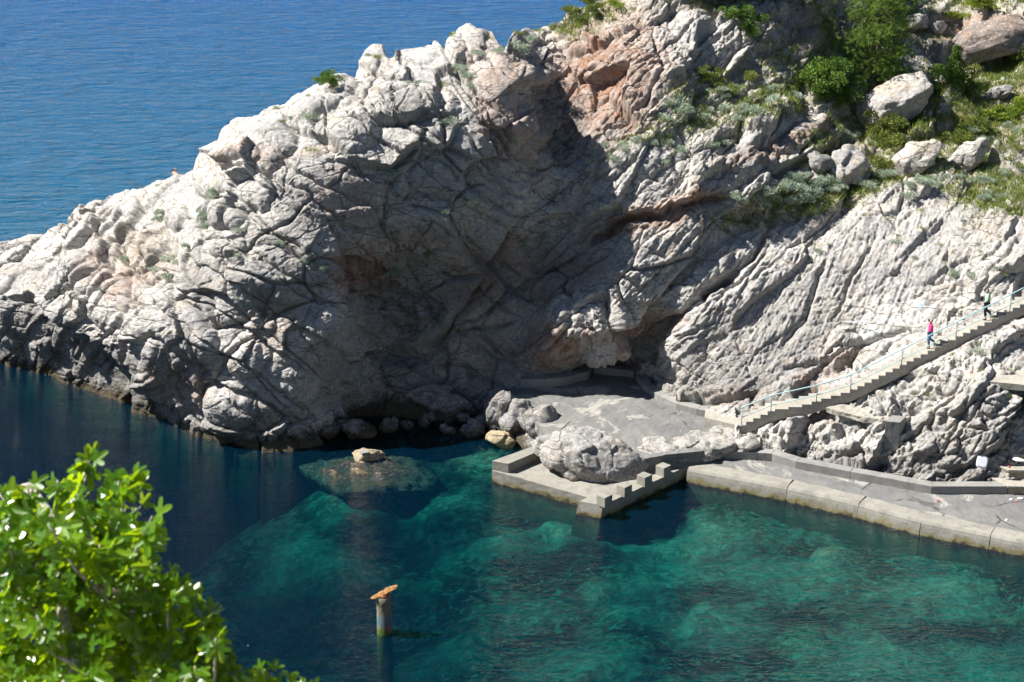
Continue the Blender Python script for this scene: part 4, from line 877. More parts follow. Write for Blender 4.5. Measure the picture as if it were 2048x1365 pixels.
# ------------------------------------------------------------------ staircase and handrail
stair = empty('staircase'); tag(stair, 'concrete staircase climbing the rocks to the right', 'stairs')
lp = [xy(*q, 2.08) for q in [(1409, 835), (1480, 852), (1500, 851), (1548, 812), (1530, 806), (1421, 812)]]
link('landing', prism('landing', lp, 0.9, 2.08, bevel=0.015, rough=0.015, cuts=4, seed=5), M['conc_pale'], stair)
def flight(a, b, n, nm='step'):
    run = (b.x-a.x)/n; rise = (b.z-a.z)/n
    for k in range(n):
        x0 = a.x+run*k; y0 = a.y+(b.y-a.y)*k/n; z = a.z+rise*(k+1)
        poly = [(x0, y0), (x0+run+0.03, y0), (x0+run+0.03, y0+SW), (x0, y0+SW)]
        link(nm, prism(nm, poly, z-rise-0.12, z, bevel=0.012), M['conc_pale'], stair)
    # sloping string under the steps
    bm = bmesh.new(); vs_ = []
    for (x, z, y) in [(a.x, a.z+rise*0.35, a.y), (b.x, b.z+rise*0.02, b.y), (b.x, b.z-0.45, b.y), (a.x, a.z-0.45, a.y)]:
        vs_.append((bm.verts.new((x, y+0.004, z-rise*0.4)), bm.verts.new((x, y+SW-0.004, z-rise*0.4))))
    bm.faces.new([v[0] for v in vs_]); bm.faces.new([v[1] for v in vs_][::-1])
    for i in range(4): bm.faces.new((vs_[i][0], vs_[i][1], vs_[(i+1) % 4][1], vs_[(i+1) % 4][0]))
    link('string', bm_mesh('string', bm), M['conc_pale'], stair)
a0 = st_pts[0].copy(); a0.z = 2.08
flight(a0, st_pts[1], 4); flight(st_pts[1], st_pts[2]+Vector((0, 0, .02)), 2); flight(st_pts[2], st_pts[3], 5); flight(st_pts[3], st_pts[4], 31)
pathX = [a0.x]+[p.x for p in st_pts[1:]]; pathY = [a0.y]+[p.y for p in st_pts[1:]]; pathZ = [a0.z]+[p.z for p in st_pts[1:]]
dense = np.linspace(pathX[0]-0.5, pathX[-1], 900)
dpx = np.array([to_px((x, np.interp(x, pathX, pathY), np.interp(x, pathX, pathZ)))[0] for x in dense])
def on_stair(px, dy=0.0):
    x = float(np.interp(px, dpx, dense)); return Vector((x, float(np.interp(x, pathX, pathY))+dy, float(np.interp(x, pathX, pathZ))))
rail = empty('handrail'); tag(rail, 'pale blue-green metal handrail along the outer edge of the staircase', 'handrail')
posts = [on_stair(px, 0.07) for px in (1483, 1542, 1633, 1701, 1803, 1912, 2020, 2125)]
for p in posts: tube('post', [p+Vector((0, 0, -0.05)), p+Vector((0, 0, 1.02))], 0.028, M['rail'], rail, 8)
tube('top_rail', [posts[0]+Vector((-.05, 0, 1.0))]+[p+Vector((0, 0, 1.03)) for p in posts], 0.033, M['rail'], rail, 8)
tube('middle_rail', [p+Vector((0, 0, 0.45)) for p in posts], 0.024, M['rail'], rail, 8)

# ------------------------------------------------------------------ pole in the bay
pp = W(769, 1266, 0)
def pole_mat():
    m = NT('weathered_pole'); p = m.pos(); z = m.n('ShaderNodeSeparateXYZ', {0: p}).outputs[2]
    n = m.noise(p, 3, 6, 0.65); n2 = m.noise(m.pos((8, 8, 0.8)), 1, 4)
    c = m.mix(m.ramp(n2, [(0.35, 0), (0.65, 1)]), (0.10, 0.097, 0.065), (0.20, 0.185, 0.125))
    zz = m.math('ADD', z, m.rng(n, 0.3, 0.7, -0.3, 0.3))
    c = m.mix(m.rng(zz, 1.05, 0.75), c, (0.065, 0.12, 0.14))
    c = m.mix(m.math('MULTIPLY', m.rng(zz, 0.62, 0.5), m.ramp(n, [(0.45, 0), (0.55, 1)])), c, (0.22, 0.09, 0.05))
    c = m.mix(m.rng(zz, 0.34, 0.24), c, (0.055, 0.09, 0.010))
    m.bsdf(c, 0.8, m.bump(m.noise(p, 9, 5, 0.7), 0.05)); return m.m
M['pole'] = pole_mat()
pole = empty('mooring_pole', pp); tag(pole, 'weathered round mooring pole standing in the bay with a rusty broken top', 'pole')
V, F = [], []
zs = [-5, -0.5, 0.3, 0.32, 0.9, 0.92, 1.6, 1.86]; rr_ = [.345, .345, .345, .335, .335, .325, .325, .32]
tube_data([(0, 0, z) for z in zs], rr_, 24, V, F); link('shaft', mesh_py('shaft', V, F, True), M['pole'], pole)
V, F = [], []
tube_data([(0, 0, 1.84), (0, 0, 2.0)], [.29, .25], 14, V, F); link('rusty_collar', mesh_py('rusty_collar', V, F, True), M['rust'], pole)
M['cap'] = simple('rusty_timber', (0.27, 0.135, 0.045), 0.9, 0.75, 11, bump=0.09)
me_ = rock_mesh('broken_cap', (0.66, 0.22, 0.11), 79, 5, 16, 0.55, 0.18); o = link('broken_cap', me_, M['cap'], pole); o.location = (0.03, 0, 2.06); o.rotation_euler = (0.1, math.radians(-24), math.radians(12))

# ------------------------------------------------------------------ people
def skin(name, joints, edges, mat, parent, root=None, sub=2):
    names = list(joints); me = bpy.data.meshes.new(name)
    me.from_pydata([joints[k][0] for k in names], [], [(names.index(a_), names.index(b_)) if False else (0, 0) for a_, b_ in []]) if False else me.from_pydata([joints[k][0] for k in names], [(names.index(a_), names.index(b_)) for a_, b_ in edges], [])
    ob = bpy.data.objects.new(name, me); C.objects.link(ob)
    md = ob.modifiers.new('s', 'SKIN'); md.use_smooth_shade = True
    for i, k in enumerate(names):
        r = joints[k][1]; sv = me.skin_vertices[0].data[i]; sv.radius = (r, r) if not isinstance(r, tuple) else r
        sv.use_root = (k == (root or names[0]))
    ob.modifiers.new('d', 'SUBSURF').levels = sub
    dg = bpy.context.evaluated_depsgraph_get(); nm = bpy.data.meshes.new_from_object(ob.evaluated_get(dg))
    bpy.data.objects.remove(ob); nm.name = name; nm.materials.clear(); nm.materials.append(mat)
    for p in nm.polygons: p.use_smooth = True
    o = link(name, nm, mat, parent); return o
def person(loc, rz, s, pose, mats, label, female=False, cap=False, bag=False):
    root = empty('person', loc, rz); tag(root, label, 'person')
    J = {}
    def j(n, x, y, z, r): J[n] = ((x*s, y*s, z*s), r*s)
    for n, v in pose.items(): j(n, *v)
    hand = []
    for sd in ('l', 'r'):
        wv = Vector(pose['wrist_'+sd][:3]); ev = Vector(pose['elbow_'+sd][:3]); d = (wv-ev).normalized()
        sidev = Vector((0, 1, 0)); dn = d.cross(sidev).normalized()
        pm = wv+d*0.07; j('palm_'+sd, *pm, 0.03); hand.append(('wrist_'+sd, 'palm_'+sd))
        for f in range(4):
            b0 = pm+d*0.035+sidev*(0.024*(f-1.5)); tip = b0+d*(0.05+0.012*(1-abs(f-1.3)))+dn*0.02
            j(f'k{f}_{sd}', *b0, 0.0095); j(f't{f}_{sd}', *tip, 0.008); hand += [('palm_'+sd, f'k{f}_{sd}'), (f'k{f}_{sd}', f't{f}_{sd}')]
        th = pm-d*0.02+sidev*(0.04 if sd == 'r' else -0.04); j('th0_'+sd, *th, 0.011); th2 = th+d*0.05+sidev*0.01; j('th1_'+sd, *th2, 0.009); hand += [('palm_'+sd, 'th0_'+sd), ('th0_'+sd, 'th1_'+sd)]
    body_e = [('pelvis', 'spine'), ('spine', 'chest'), ('chest', 'neck0'), ('neck0', 'neck1'), ('neck1', 'jaw'), ('jaw', 'head'), ('head', 'crown'), ('jaw', 'nose')]
    for sd in ('l', 'r'): body_e += [('chest', 'sh_'+sd), ('sh_'+sd, 'elbow_'+sd), ('elbow_'+sd, 'wrist_'+sd), ('pelvis', 'hip_'+sd), ('hip_'+sd, 'knee_'+sd), ('knee_'+sd, 'ankle_'+sd), ('ankle_'+sd, 'toe_'+sd)]
    hd = Vector(pose['head'][:3]); nz = hd+Vector((0.105, 0, -0.015)); jw = hd+Vector((0.025, 0, -0.06))
    j('jaw', *jw, 0.066); j('nose', *nz, 0.016)
    bd_ = skin('body', J, body_e+hand, M['skin'], root, 'pelvis')
    def sub(names, grow, extra=None):
        d = {n: (J[n][0], J[n][1]*grow+0.012*s) for n in names}
        if extra: d.update(extra)
        return d
    tr = sub(['pelvis', 'hip_l', 'knee_l', 'hip_r', 'knee_r'], 1.12)
    for sd in ('l', 'r'):
        kv, av = Vector(J['knee_'+sd][0]), Vector(J['ankle_'+sd][0]); tr['cuff_'+sd] = (tuple(kv.lerp(av, 0.93)), 0.062*s)
    skin('trousers', tr, [('pelvis', 'hip_l'), ('hip_l', 'knee_l'), ('knee_l', 'cuff_l'), ('pelvis', 'hip_r'), ('hip_r', 'knee_r'), ('knee_r', 'cuff_r')], mats['trousers'], root, 'pelvis')
    jk = sub(['spine', 'chest', 'sh_l', 'elbow_l', 'sh_r', 'elbow_r', 'neck0'], 1.16)
    pv = Vector(J['pelvis'][0]); jk['hem'] = (tuple(pv+Vector((0, 0, -0.02*s))), 0.165*s)
    je = [('hem', 'spine'), ('spine', 'chest'), ('chest', 'neck0')]
    for sd in ('l', 'r'):
        ev, wv = Vector(J['elbow_'+sd][0]), Vector(J['wrist_'+sd][0]); jk['cuff_'+sd] = (tuple(ev.lerp(wv, 0.9)), 0.047*s)
        je += [('chest', 'sh_'+sd), ('sh_'+sd, 'elbow_'+sd), ('elbow_'+sd, 'cuff_'+sd)]
    skin('jacket', jk, je, mats['jacket'], root, 'spine')
    for sd in ('l', 'r'):
        a_, t_ = Vector(J['ankle_'+sd][0]), Vector(J['toe_'+sd][0])
        skin('shoe', {'h': (tuple(a_+Vector((-.05*s, 0, -.025*s))), .042*s), 'm': (tuple(a_.lerp(t_, .5)+Vector((0, 0, -.012*s))), .046*s), 't': (tuple(t_), .04*s)}, [('h', 'm'), ('m', 't')], mats['shoe'], root)
    H = hd*s
    if cap:
        skin('cap', {'a': (tuple(H+Vector((-.03, 0, .05))*s), .098*s), 'b': (tuple(H+Vector((-.005, 0, .10))*s), .07*s), 'c': (tuple(H+Vector((.10, 0, .045))*s), (.06*s, .014*s)), 'd': (tuple(H+Vector((.17, 0, .02))*s), (.05*s, .01*s))}, [('a', 'b'), ('a', 'c'), ('c', 'd')], M['black'], root)
    skin('hair', {'a': (tuple(H+Vector((-.035, 0, .055))*s), .10*s), 'b': (tuple(H+Vector((-.06, 0, -.03))*s), .085*s), 'c': (tuple(H+Vector((-.05, 0, -.10 if female else -.06))*s), (.065 if female else .05)*s)}, [('a', 'b'), ('b', 'c')], M['hair'], root)
    for yy in (-1, 1):
        e_ = rock_mesh('ear', (0.012*s, 0.01*s, 0.028*s), 5, 2, 6, 0.02, 0.5); o = link('ear', e_, M['skin'], bd_); o.location = H+Vector((0, .088*yy, -.005))*s
        e_ = rock_mesh('eye', (0.008*s, 0.012*s, 0.008*s), 5, 2, 6, 0.0, 0.5); o = link('eye', e_, M['black'], bd_); o.location = H+Vector((.083, .032*yy, .012))*s
    return root
base_pose = dict(pelvis=(0, 0, .93, .125), spine=(-.005, 0, 1.10, .115), chest=(.0, 0, 1.29, .135), neck0=(.01, 0, 1.42, .062), neck1=(.02, 0, 1.47, .052), head=(.045, 0, 1.575, .088), crown=(.035, 0, 1.65, .062),
                 sh_l=(0, .17, 1.375, .06), elbow_l=(.06, .245, 1.12, .044), wrist_l=(.22, .235, 1.0, .03), sh_r=(-.01, -.17, 1.375, .06), elbow_r=(-.06, -.235, 1.11, .044), wrist_r=(.06, -.235, .90, .03),
                 hip_l=(.02, .085, .89, .088), knee_l=(.11, .085, .48, .06), ankle_l=(.03, .085, .075, .042), toe_l=(.18, .085, .045, .036),
                 hip_r=(-.01, -.085, .89, .088), knee_r=(.02, -.085, .53, .06), ankle_r=(-.30, -.085, .30, .042), toe_r=(-.17, -.085, .215, .036))
def stand(px, dy):
    p = on_stair(px, dy); x = p.x
    # foot rests on a tread of the main flight
    a_, b_, n = st_pts[3], st_pts[4], 31; run = (b_.x-a_.x)/n; k = math.floor((x-a_.x)/run)
    p.x = a_.x+run*(k+0.42); p.z = a_.z+(b_.z-a_.z)/n*(k+1); return p
w = stand(1866, 0.42)
person(w, math.pi, 0.985, base_pose, dict(trousers=M['denim'], jacket=M['pink'], shoe=M['black']), 'person in a bright pink jacket and blue jeans walking down the stairs', female=True)
mp = dict(base_pose); mp.update(head=(.085, 0, 1.565, .088), crown=(.085, 0, 1.64, .062), neck1=(.035, 0, 1.465, .052), knee_r=(.03, -.085, .52, .06), ankle_r=(-.26, -.085, .285, .042), toe_r=(-.12, -.085, .22, .036))
mn = stand(1983, 0.40)
man = person(mn, math.pi, 1.06, mp, dict(trousers=M['navy'], jacket=M['sage'], shoe=M['black']), 'person in a pale green jacket and black cap coming down the stairs', cap=True)
bg = rock_mesh('shoulder_bag', (0.10, 0.08, 0.2), 91, 3, 8, 0.05, 0.5); o = link('shoulder_bag', bg, M['black']); o.location = mn+Vector((-0.24, 0.22, 1.12)); tag(o, 'black bag hanging at the side of the person in the green jacket', 'bag')
# bather beyond the ridge: only head and shoulders show
bp = dict(base_pose)
_pt = Vg.reshape(-1, 3); _zc = _pt[:, 1]*cP-(_pt[:, 2]-CAM_H)*sP; _sx = 1024+FPX*_pt[:, 0]/_zc; _sy = 682.5-FPX*(_pt[:, 1]*sP+(_pt[:, 2]-CAM_H)*cP)/_zc
_n = np.nonzero(np.abs(_sx-349) < 7)[0]; _k = _n[np.argmin(_sy[_n])]          # crest of the ridge in front of the bather
gp = WY(349, float(_sy[_k])-13, float(_pt[_k, 1])+0.55); gp.z -= 1.70
bt_ = empty('person', gp, math.radians(60)); tag(bt_, 'bare-shouldered person with dark hair half hidden behind the low rock ridge', 'person')
Jb = {k: ((v[0], v[1], v[2]), v[3]) for k, v in bp.items()}
Jb['jaw'] = ((.07, 0, 1.515), .066)
be = [('pelvis', 'spine'), ('spine', 'chest'), ('chest', 'neck0'), ('neck0', 'neck1'), ('neck1', 'jaw'), ('jaw', 'head'), ('head', 'crown')]
for sd in ('l', 'r'): be += [('chest', 'sh_'+sd), ('sh_'+sd, 'elbow_'+sd), ('elbow_'+sd, 'wrist_'+sd), ('pelvis', 'hip_'+sd), ('hip_'+sd, 'knee_'+sd), ('knee_'+sd, 'ankle_'+sd), ('ankle_'+sd, 'toe_'+sd)]
skin('body', Jb, be, M['skin'], bt_, 'pelvis')
skin('hair', {'a': ((.01, 0, 1.625), .098), 'b': ((-.015, 0, 1.55), .085)}, [('a', 'b')], M['hair'], bt_)

# ------------------------------------------------------------------ plants
def shrub_mesh(name, n, l, w, seed, tall=0.55, up=0.6, lobes=5):
    rs = np.random.RandomState(seed)
    lc = rs.normal(size=(lobes, 3))*np.array([.22, .22, .08])+np.array([0, 0, tall*0.45]); lr = rs.uniform(.22, .34, lobes)
    k = rs.randint(0, lobes, n); d = rs.normal(size=(n, 3)); d /= np.linalg.norm(d, axis=1, keepdims=True); d[:, 2] = np.abs(d[:, 2])*0.9-0.15
    rad = lr[k]*(0.45+0.6*rs.rand(n)**0.5)
    c = lc[k]+d*rad[:, None]; c[:, 2] = np.maximum(c[:, 2]*tall/0.55, -0.05)
    ax = d+np.array([0, 0, up])+rs.normal(size=(n, 3))*0.45; ax /= np.linalg.norm(ax, axis=1, keepdims=True)
    sdv = np.cross(ax, rs.normal(size=(n, 3))); sdv /= np.linalg.norm(sdv, axis=1, keepdims=True)
    ln = l*rs.uniform(.6, 1.3, n)[:, None]; wd = w*rs.uniform(.6, 1.3, n)[:, None]
    Vv = np.stack([c-ax*ln*.5, c+sdv*wd*.5, c+ax*ln*.5, c-sdv*wd*.5], 1).reshape(-1, 3)
    return mesh_np(name, Vv, np.arange(4*n).reshape(-1, 4), False)
def stem_mesh(seed):
    rs = random.Random(seed); V, F = [], []
    for _ in range(4):
        a_ = rs.random()*6.28; tube_data([(0, 0, -.12), (.05*math.cos(a_), .05*math.sin(a_), .1), (.16*math.cos(a_), .16*math.sin(a_), .3)], [.02, .015, .008], 5, V, F)
    return mesh_py('stem', V, F, True)
KIND = {}
for nm, n, l, w, tall, up, mt in [('silver_shrub', 520, .15, .035, .55, .9, 'silver'), ('green_bush', 1500, .075, .05, .8, .4, 'green'), ('olive_bush', 1100, .085, .05, .7, .5, 'olive'), ('lime_bush', 900, .09, .06, .65, .6, 'lime'), ('grass_tussock', 160, .42, .022, .35, 2.2, 'grass')]:
    KIND[nm] = [shrub_mesh(nm, n, l, w, 100+7*k+len(nm), tall, up) for k in range(3)]
    for m_ in KIND[nm]: m_.materials.append(M[mt])
STEMS = [stem_mesh(k) for k in range(2)]
for m_ in STEMS: m_.materials.append(M['bark'])
rs = random.Random(5)
def plant(kind, px, py, size, label, group, stems=False):
    p, n = ground(px, py)
    o = link(kind, rs.choice(KIND[kind])); o.location = p-Vector((0, 0, 0.05*size)); o.rotation_euler = (rs.uniform(-.15, .15)-n.y*-0.25, rs.uniform(-.15, .15), rs.random()*6.28)
    o.scale = (size*rs.uniform(.85, 1.2), size*rs.uniform(.85, 1.2), size*rs.uniform(.75, 1.1))
    if stems:
        s_ = link('stem', rs.choice(STEMS), None, o)
    cat = {'silver_shrub': 'shrub', 'green_bush': 'bush', 'olive_bush': 'bush', 'lime_bush': 'bush', 'grass_tussock': 'grass tuft'}[kind]
    return tag(o, label, cat, group)
# silvery cushions on the sunlit snout of the headland
for px, py, s_ in [(420, 395, 1.1), (405, 440, 1.2), (408, 458, .8), (325, 432, 1.1), (316, 445, .8), (430, 385, .8), (245, 517, 1.0), (332, 520, 1.2), (309, 540, 1.1), (338, 558, .8), (376, 500, .7), (203, 588, .5), (170, 610, .5), (362, 530, .5), (480, 465, .8), (438, 300, .7), (400, 425, .9)]:
    plant('silver_shrub', px, py, s_, 'silvery shrub growing among the rounded sunlit rocks of the headland point', 'silvery shrubs on the headland point')
for px, py, s_ in [(552, 222, .5), (628, 252, 1.0), (580, 240, .4), (955, 110, .9), (922, 132, 1.1), (935, 150, 1.0), (938, 165, .8), (998, 108, .8), (815, 180, .5), (837, 182, .6), (740, 125, .4), (1025, 295, .9), (908, 250, 1.1), (868, 310, .8), (790, 355, 1.0), (940, 410, .9), (890, 428, .8), (1070, 278, 1.0), (1075, 195, 1.1), (865, 520, 1.2), (840, 530, .9), (785, 545, 1.1), (1050, 490, .8), (1100, 285, .8), (480, 515, .6), (560, 490, .6), (1045, 500, .5), (645, 540, .7), (610, 525, .5)]:
    plant('silver_shrub', px, py, s_, 'small silvery shrub rooted in a crack of the shaded headland cliff', 'shrubs in the cracks of the headland cliff')
for px, py, s_ in [(655, 180, 1.1), (668, 186, .9), (640, 172, .6)]:
    plant('green_bush', px, py, s_, 'dark green creeping bush on the crest of the headland', 'green bushes on the headland crest')
for px, py in [(625, 298), (720, 160), (755, 128), (905, 60), (985, 68), (570, 255), (620, 195), (885, 160), (1090, 470), (330, 380)]:
    plant('grass_tussock', px, py, .6, 'small yellowish grass tuft on the bare headland rock', 'grass tufts on the headland')
# crest right of the saddle
for px, py, s_, k in [(1040, 95, 1.3, 's'), (1055, 90, 1.2, 's'), (1030, 75, .7, 'g'), (1075, 55, .6, 'g'), (1100, 50, .6, 'g'), (1130, 60, .8, 'g'), (1150, 30, 1.3, 'o'), (1175, 15, 1.4, 'o'), (1165, 45, 1.5, 'o'), (1190, 48, 1.2, 'o'), (1150, 62, 1.0, 'g'), (1240, 30, 1.1, 'l'), (1200, 20, 1.0, 'o'), (1225, 5, 1.0, 'l'), (1270, 25, .6, 'g'), (1185, 60, .9, 'g'), (1135, 20, .8, 'o'), (1105, 40, .5, 's')]:
    plant({'s': 'silver_shrub', 'g': 'grass_tussock', 'o': 'olive_bush', 'l': 'lime_bush'}[k], px, py, s_, {'s': 'silvery shrub in the saddle behind the headland peak', 'g': 'grass tuft on the crest beside the olive bushes', 'o': 'dense olive-green bush on the crest above the red rock face', 'l': 'round yellow-green bush above the red rock face'}[k], {'s': 'silvery shrubs of the saddle', 'g': 'grass tufts on the crest', 'o': 'olive bushes on the crest', 'l': 'yellow-green bushes on the crest'}[k])
def inpoly(x, y, poly):
    c = False; n = len(poly)
    for i in range(n):
        x1, y1 = poly[i]; x2, y2 = poly[i-1]
        if (y1 > y) != (y2 > y) and x < (x2-x1)*(y-y1)/(y2-y1)+x1: c = not c
    return c
def scatter(kind, poly, n, s0, s1, label, group, stems=False):
    xs = [p[0] for p in poly]; ys = [p[1] for p in poly]; k = 0; tries = 0
    while k < n and tries < 4000:
        tries += 1; x = rs.uniform(min(xs), max(xs)); y = rs.uniform(min(ys), max(ys))
        if inpoly(x, y, poly): plant(kind, x, y, rs.uniform(s0, s1), label, group, stems); k += 1
scatter('silver_shrub', [(1450, 408), (1530, 372), (1600, 350), (1660, 365), (1760, 345), (1800, 360), (1700, 395), (1600, 408), (1500, 420)], 52, .7, 1.35, 'silvery shrub in the dense grey-green band along the rock terrace', 'silvery shrubs of the terrace band')
scatter('silver_shrub', [(1300, 250), (1350, 200), (1450, 150), (1540, 180), (1640, 180), (1600, 215), (1480, 260), (1420, 310), (1330, 300)], 30, .6, 1.3, 'silvery shrub on the broken pale rocks below the pine shade', 'silvery shrubs below the pine shade')
scatter('olive_bush', [(1340, 170), (1450, 130), (1560, 165), (1520, 200), (1400, 220)], 9, .8, 1.5, 'dark olive bush on the broken rocks below the pine shade', 'olive bushes below the pine shade')
scatter('silver_shrub', [(1180, 280), (1300, 280), (1340, 330), (1250, 350), (1180, 340)], 9, .4, .9, 'small silvery shrub on the white rock below the red face', 'silvery shrubs below the red face')
scatter('green_bush', [(1605, 215), (1640, 160), (1720, 165), (1740, 200), (1680, 225)], 9, 1.6, 2.4, 'leafy green bush at the foot of the big pine', 'green bushes under the big pine', True)
scatter('olive_bush', [(1735, 270), (1760, 245), (1810, 265), (1800, 345), (1745, 345)], 8, 1.2, 2.0, 'dense dark bush between the pale boulders below the split boulder', 'dark bushes between the boulders', True)
scatter('silver_shrub', [(1680, 255), (1720, 235), (1745, 265), (1690, 290)], 5, .8, 1.2, 'silvery shrub beside the lower edge of the split boulder', 'silvery shrubs beside the split boulder')
scatter('green_bush', [(1875, 190), (1900, 150), (1945, 160), (1940, 200), (1900, 210)], 6, 1.3, 2.0, 'dark green bush below the young pine', 'green bushes below the young pine', True)
scatter('lime_bush', [(1980, 225), (2048, 190), (2060, 215), (1990, 250)], 6, 1.0, 1.6, 'bright yellow-green bush on the right grassy slope', 'yellow-green bushes on the grassy slope')
scatter('olive_bush', [(1870, 255), (1960, 230), (1990, 260), (1900, 290)], 8, 1.0, 1.7, 'olive bush on the slope above the tilted boulders', 'olive bushes above the tilted boulders')
scatter('silver_shrub', [(1900, 225), (2048, 240), (2048, 280), (1960, 280), (1880, 250)], 12, .8, 1.3, 'silvery shrub on the upper grassy slope', 'silvery shrubs of the upper grassy slope')
scatter('silver_shrub', [(1780, 380), (1900, 340), (2048, 330), (2048, 395), (1920, 400), (1820, 410)], 22, .5, 1.0, 'silvery shrub scattered on the stony slope below the tilted boulders', 'silvery shrubs of the stony slope')
scatter('olive_bush', [(2025, 100), (2060, 80), (2060, 130), (2030, 130)], 3, 1.4, 2.0, 'rounded bush at the right end of the brown boulder', 'bushes by the brown boulder', True)
scatter('lime_bush', [(1890, 25), (1960, 10), (1980, 30), (1910, 45)], 6, 1.2, 1.9, 'spreading bush on top of the brown boulder', 'bushes on the brown boulder')
scatter('olive_bush', [(1760, 10), (1850, -30), (1900, -10), (1880, 12)], 6, 1.0, 1.6, 'bush on the hill above the squarish boulder', 'bushes on the upper hill')
scatter('green_bush', [(1460, 30), (1520, 25), (1525, 75), (1470, 75)], 4, 1.0, 1.6, 'dark bush in the deep shade below the hill pines', 'dark bushes in the pine shade')
scatter('grass_tussock', [(1800, 340), (2048, 280), (2048, 400), (1850, 400)], 26, .5, .9, 'dry grass tuft on the stony slope below the tilted boulders', 'grass tufts of the stony slope')
scatter('grass_tussock', [(1400, 430), (2048, 400), (2048, 560), (1700, 560), (1500, 520)], 24, .25, .5, 'tiny grass tuft in a crack of the bright cliff face above the stairs', 'grass tufts in the bright cliff face')
scatter('silver_shrub', [(1400, 440), (2048, 410), (2048, 560), (1650, 560)], 8, .35, .7, 'small silvery shrub on the bright cliff face above the stairs', 'silvery shrubs in the bright cliff face')
scatter('grass_tussock', [(1720, 770), (1850, 700), (2048, 640), (2048, 850), (1780, 840)], 16, .25, .45, 'tiny green tuft between the rocks below the stairs', 'grass tufts below the stairs')
plant('silver_shrub', 1956, 715, .8, 'silvery tuft behind the terrace slab', None)
# grass (nobody could count it)
rn = np.random.RandomState(3)
prob = np.clip(soil-0.25, 0, 1).reshape(NR, ncol).copy(); prob[:, (pxc < 1000)] *= 0.1; prob[:, pxc > 2150] = 0
prob = prob*(0.35+0.65*(fbm(P*0.5, 3, 15).reshape(NR, ncol) > -0.05))
prob = prob.ravel()/prob.sum(); ci = rn.choice(len(prob), 20000, p=prob)
base = V3[ci]; nb = 6
bp_ = np.repeat(base, nb, 0)+np.c_[rn.normal(size=(len(ci)*nb, 2))*0.10, np.full(len(ci)*nb, -0.03)]
hh = rn.uniform(.10, .38, len(bp_))*np.repeat(rn.uniform(.6, 1.2, len(ci)), nb)
lean = rn.normal(size=(len(bp_), 2))*0.35*hh[:, None]; wdir = rn.normal(size=(len(bp_), 2)); wdir /= np.linalg.norm(wdir, axis=1, keepdims=True)
z0 = np.zeros((len(bp_), 1))
Vv = np.stack([bp_-np.c_[wdir*0.028, z0], bp_+np.c_[wdir*0.028, z0], bp_+np.c_[lean, hh[:, None]]], 1).reshape(-1, 3)
gr = link('slope_grass', mesh_np('slope_grass', Vv, np.arange(len(Vv)).reshape(-1, 3), False), M['grass'])
tag(gr, 'short dry and green grass covering the upper slope', 'grass', kind='stuff')

# ------------------------------------------------------------------ pines
def pine_mesh(seed, H, R, conical=False, low=0.12, density=1.0):
    r = random.Random(seed); rn_ = np.random.RandomState(seed); tv, tf = [], []; limbs = []; cl = []
    lean = Vector((r.uniform(-.06, .06), r.uniform(-.06, .06), 0))
    trunk = [Vector((0, 0, -.4))+lean*0, Vector((0, 0, H*.3))+lean*H*.5, Vector((.0, 0, H*.65))+lean*H*.8, Vector((0, 0, H*.97))+lean*H]
    tube_data(trunk, [.035*H*.6, .026*H*.6, .015*H*.6, .01], 8, tv, tf)
    nl = int(34*density) if not conical else 26
    for k in range(nl):
        u = low+(0.98-low)*(k+r.random()*.6)/nl; z = H*u
        a_ = k*2.4+r.uniform(-.5, .5)
        ln = R*((1.05-u)**0.55 if not conical else (1.05-u))*r.uniform(.65, 1.15)
        if not conical and u < .3: ln *= .6+u
        st_ = lean*z*0.9+Vector((0, 0, z)); rise = r.uniform(.05, .4)*ln
        en = st_+Vector((math.cos(a_)*ln, math.sin(a_)*ln, rise)); md_ = st_.lerp(en, .55)+Vector((0, 0, -.06*ln))
        V_, F_ = [], []
        tube_data([st_, md_, en], [.012*H*.5*(1.1-u)+.012, .012, .006], 5, V_, F_); limbs.append((V_, F_))
        for q in range(int(10+16*ln*density)):
            v_ = r.uniform(.25, 1.05); p = st_.lerp(md_, v_*2) if v_ < .5 else md_.lerp(en, (v_-.5)*2)
            sp = .16*ln+.12; cl.append(p+Vector((r.gauss(0, sp), r.gauss(0, sp), r.gauss(.06, sp*.55))))
    cl = np.array([c_[:] for c_ in cl]); m_ = len(cl); nn_ = 15
    d = rn_.normal(size=(m_, nn_, 3)); d[..., 2] += .55; d /= np.linalg.norm(d, axis=-1, keepdims=True)
    ln_ = rn_.uniform(.12, .26, (m_, nn_, 1)); c_ = cl[:, None]+d*0.02
    sd_ = np.cross(d, rn_.normal(size=d.shape)); sd_ /= np.linalg.norm(sd_, axis=-1, keepdims=True)
    Vn = np.stack([c_-sd_*.014, c_+sd_*.014, c_+d*ln_], 2).reshape(-1, 3)
    return mesh_py('trunk', tv, tf, True), limbs, mesh_np('crown', Vn, np.arange(len(Vn)).reshape(-1, 3), False)
def make_pine(px, py, seed, H, R, label, conical=False, low=.12, density=1.0, src=None, rz=0, sc=1.0, group=None):
    root = empty('pine_tree', g(px, py), rz); root.scale = (sc, sc, sc); tag(root, label, 'tree', group)
    if src is None:
        t_, limbs, cr = pine_mesh(seed, H, R, conical, low, density)
        src = (t_, [mesh_py('limb', V_, F_, True) for V_, F_ in limbs], cr)
    link('trunk', src[0], M['bark'], root)
    for l_ in src[1]: link('limb', l_, M['bark'], root)
    link('crown', src[2], M['needle'], root)
    return src
make_pine(1752, 178, 4, 7.0, 2.9, 'big bushy green pine standing over the split boulder', density=1.6, low=.04)
make_pine(1908, 168, 6, 3.0, 0.85, 'slender young pine beside the grassy slope', True, .1)
src = make_pine(1392, -2, 9, 6.0, 3.0, 'hill pine whose low boughs shade the rocks beside the crest', density=1.7, low=.10, group='hill pines at the top')
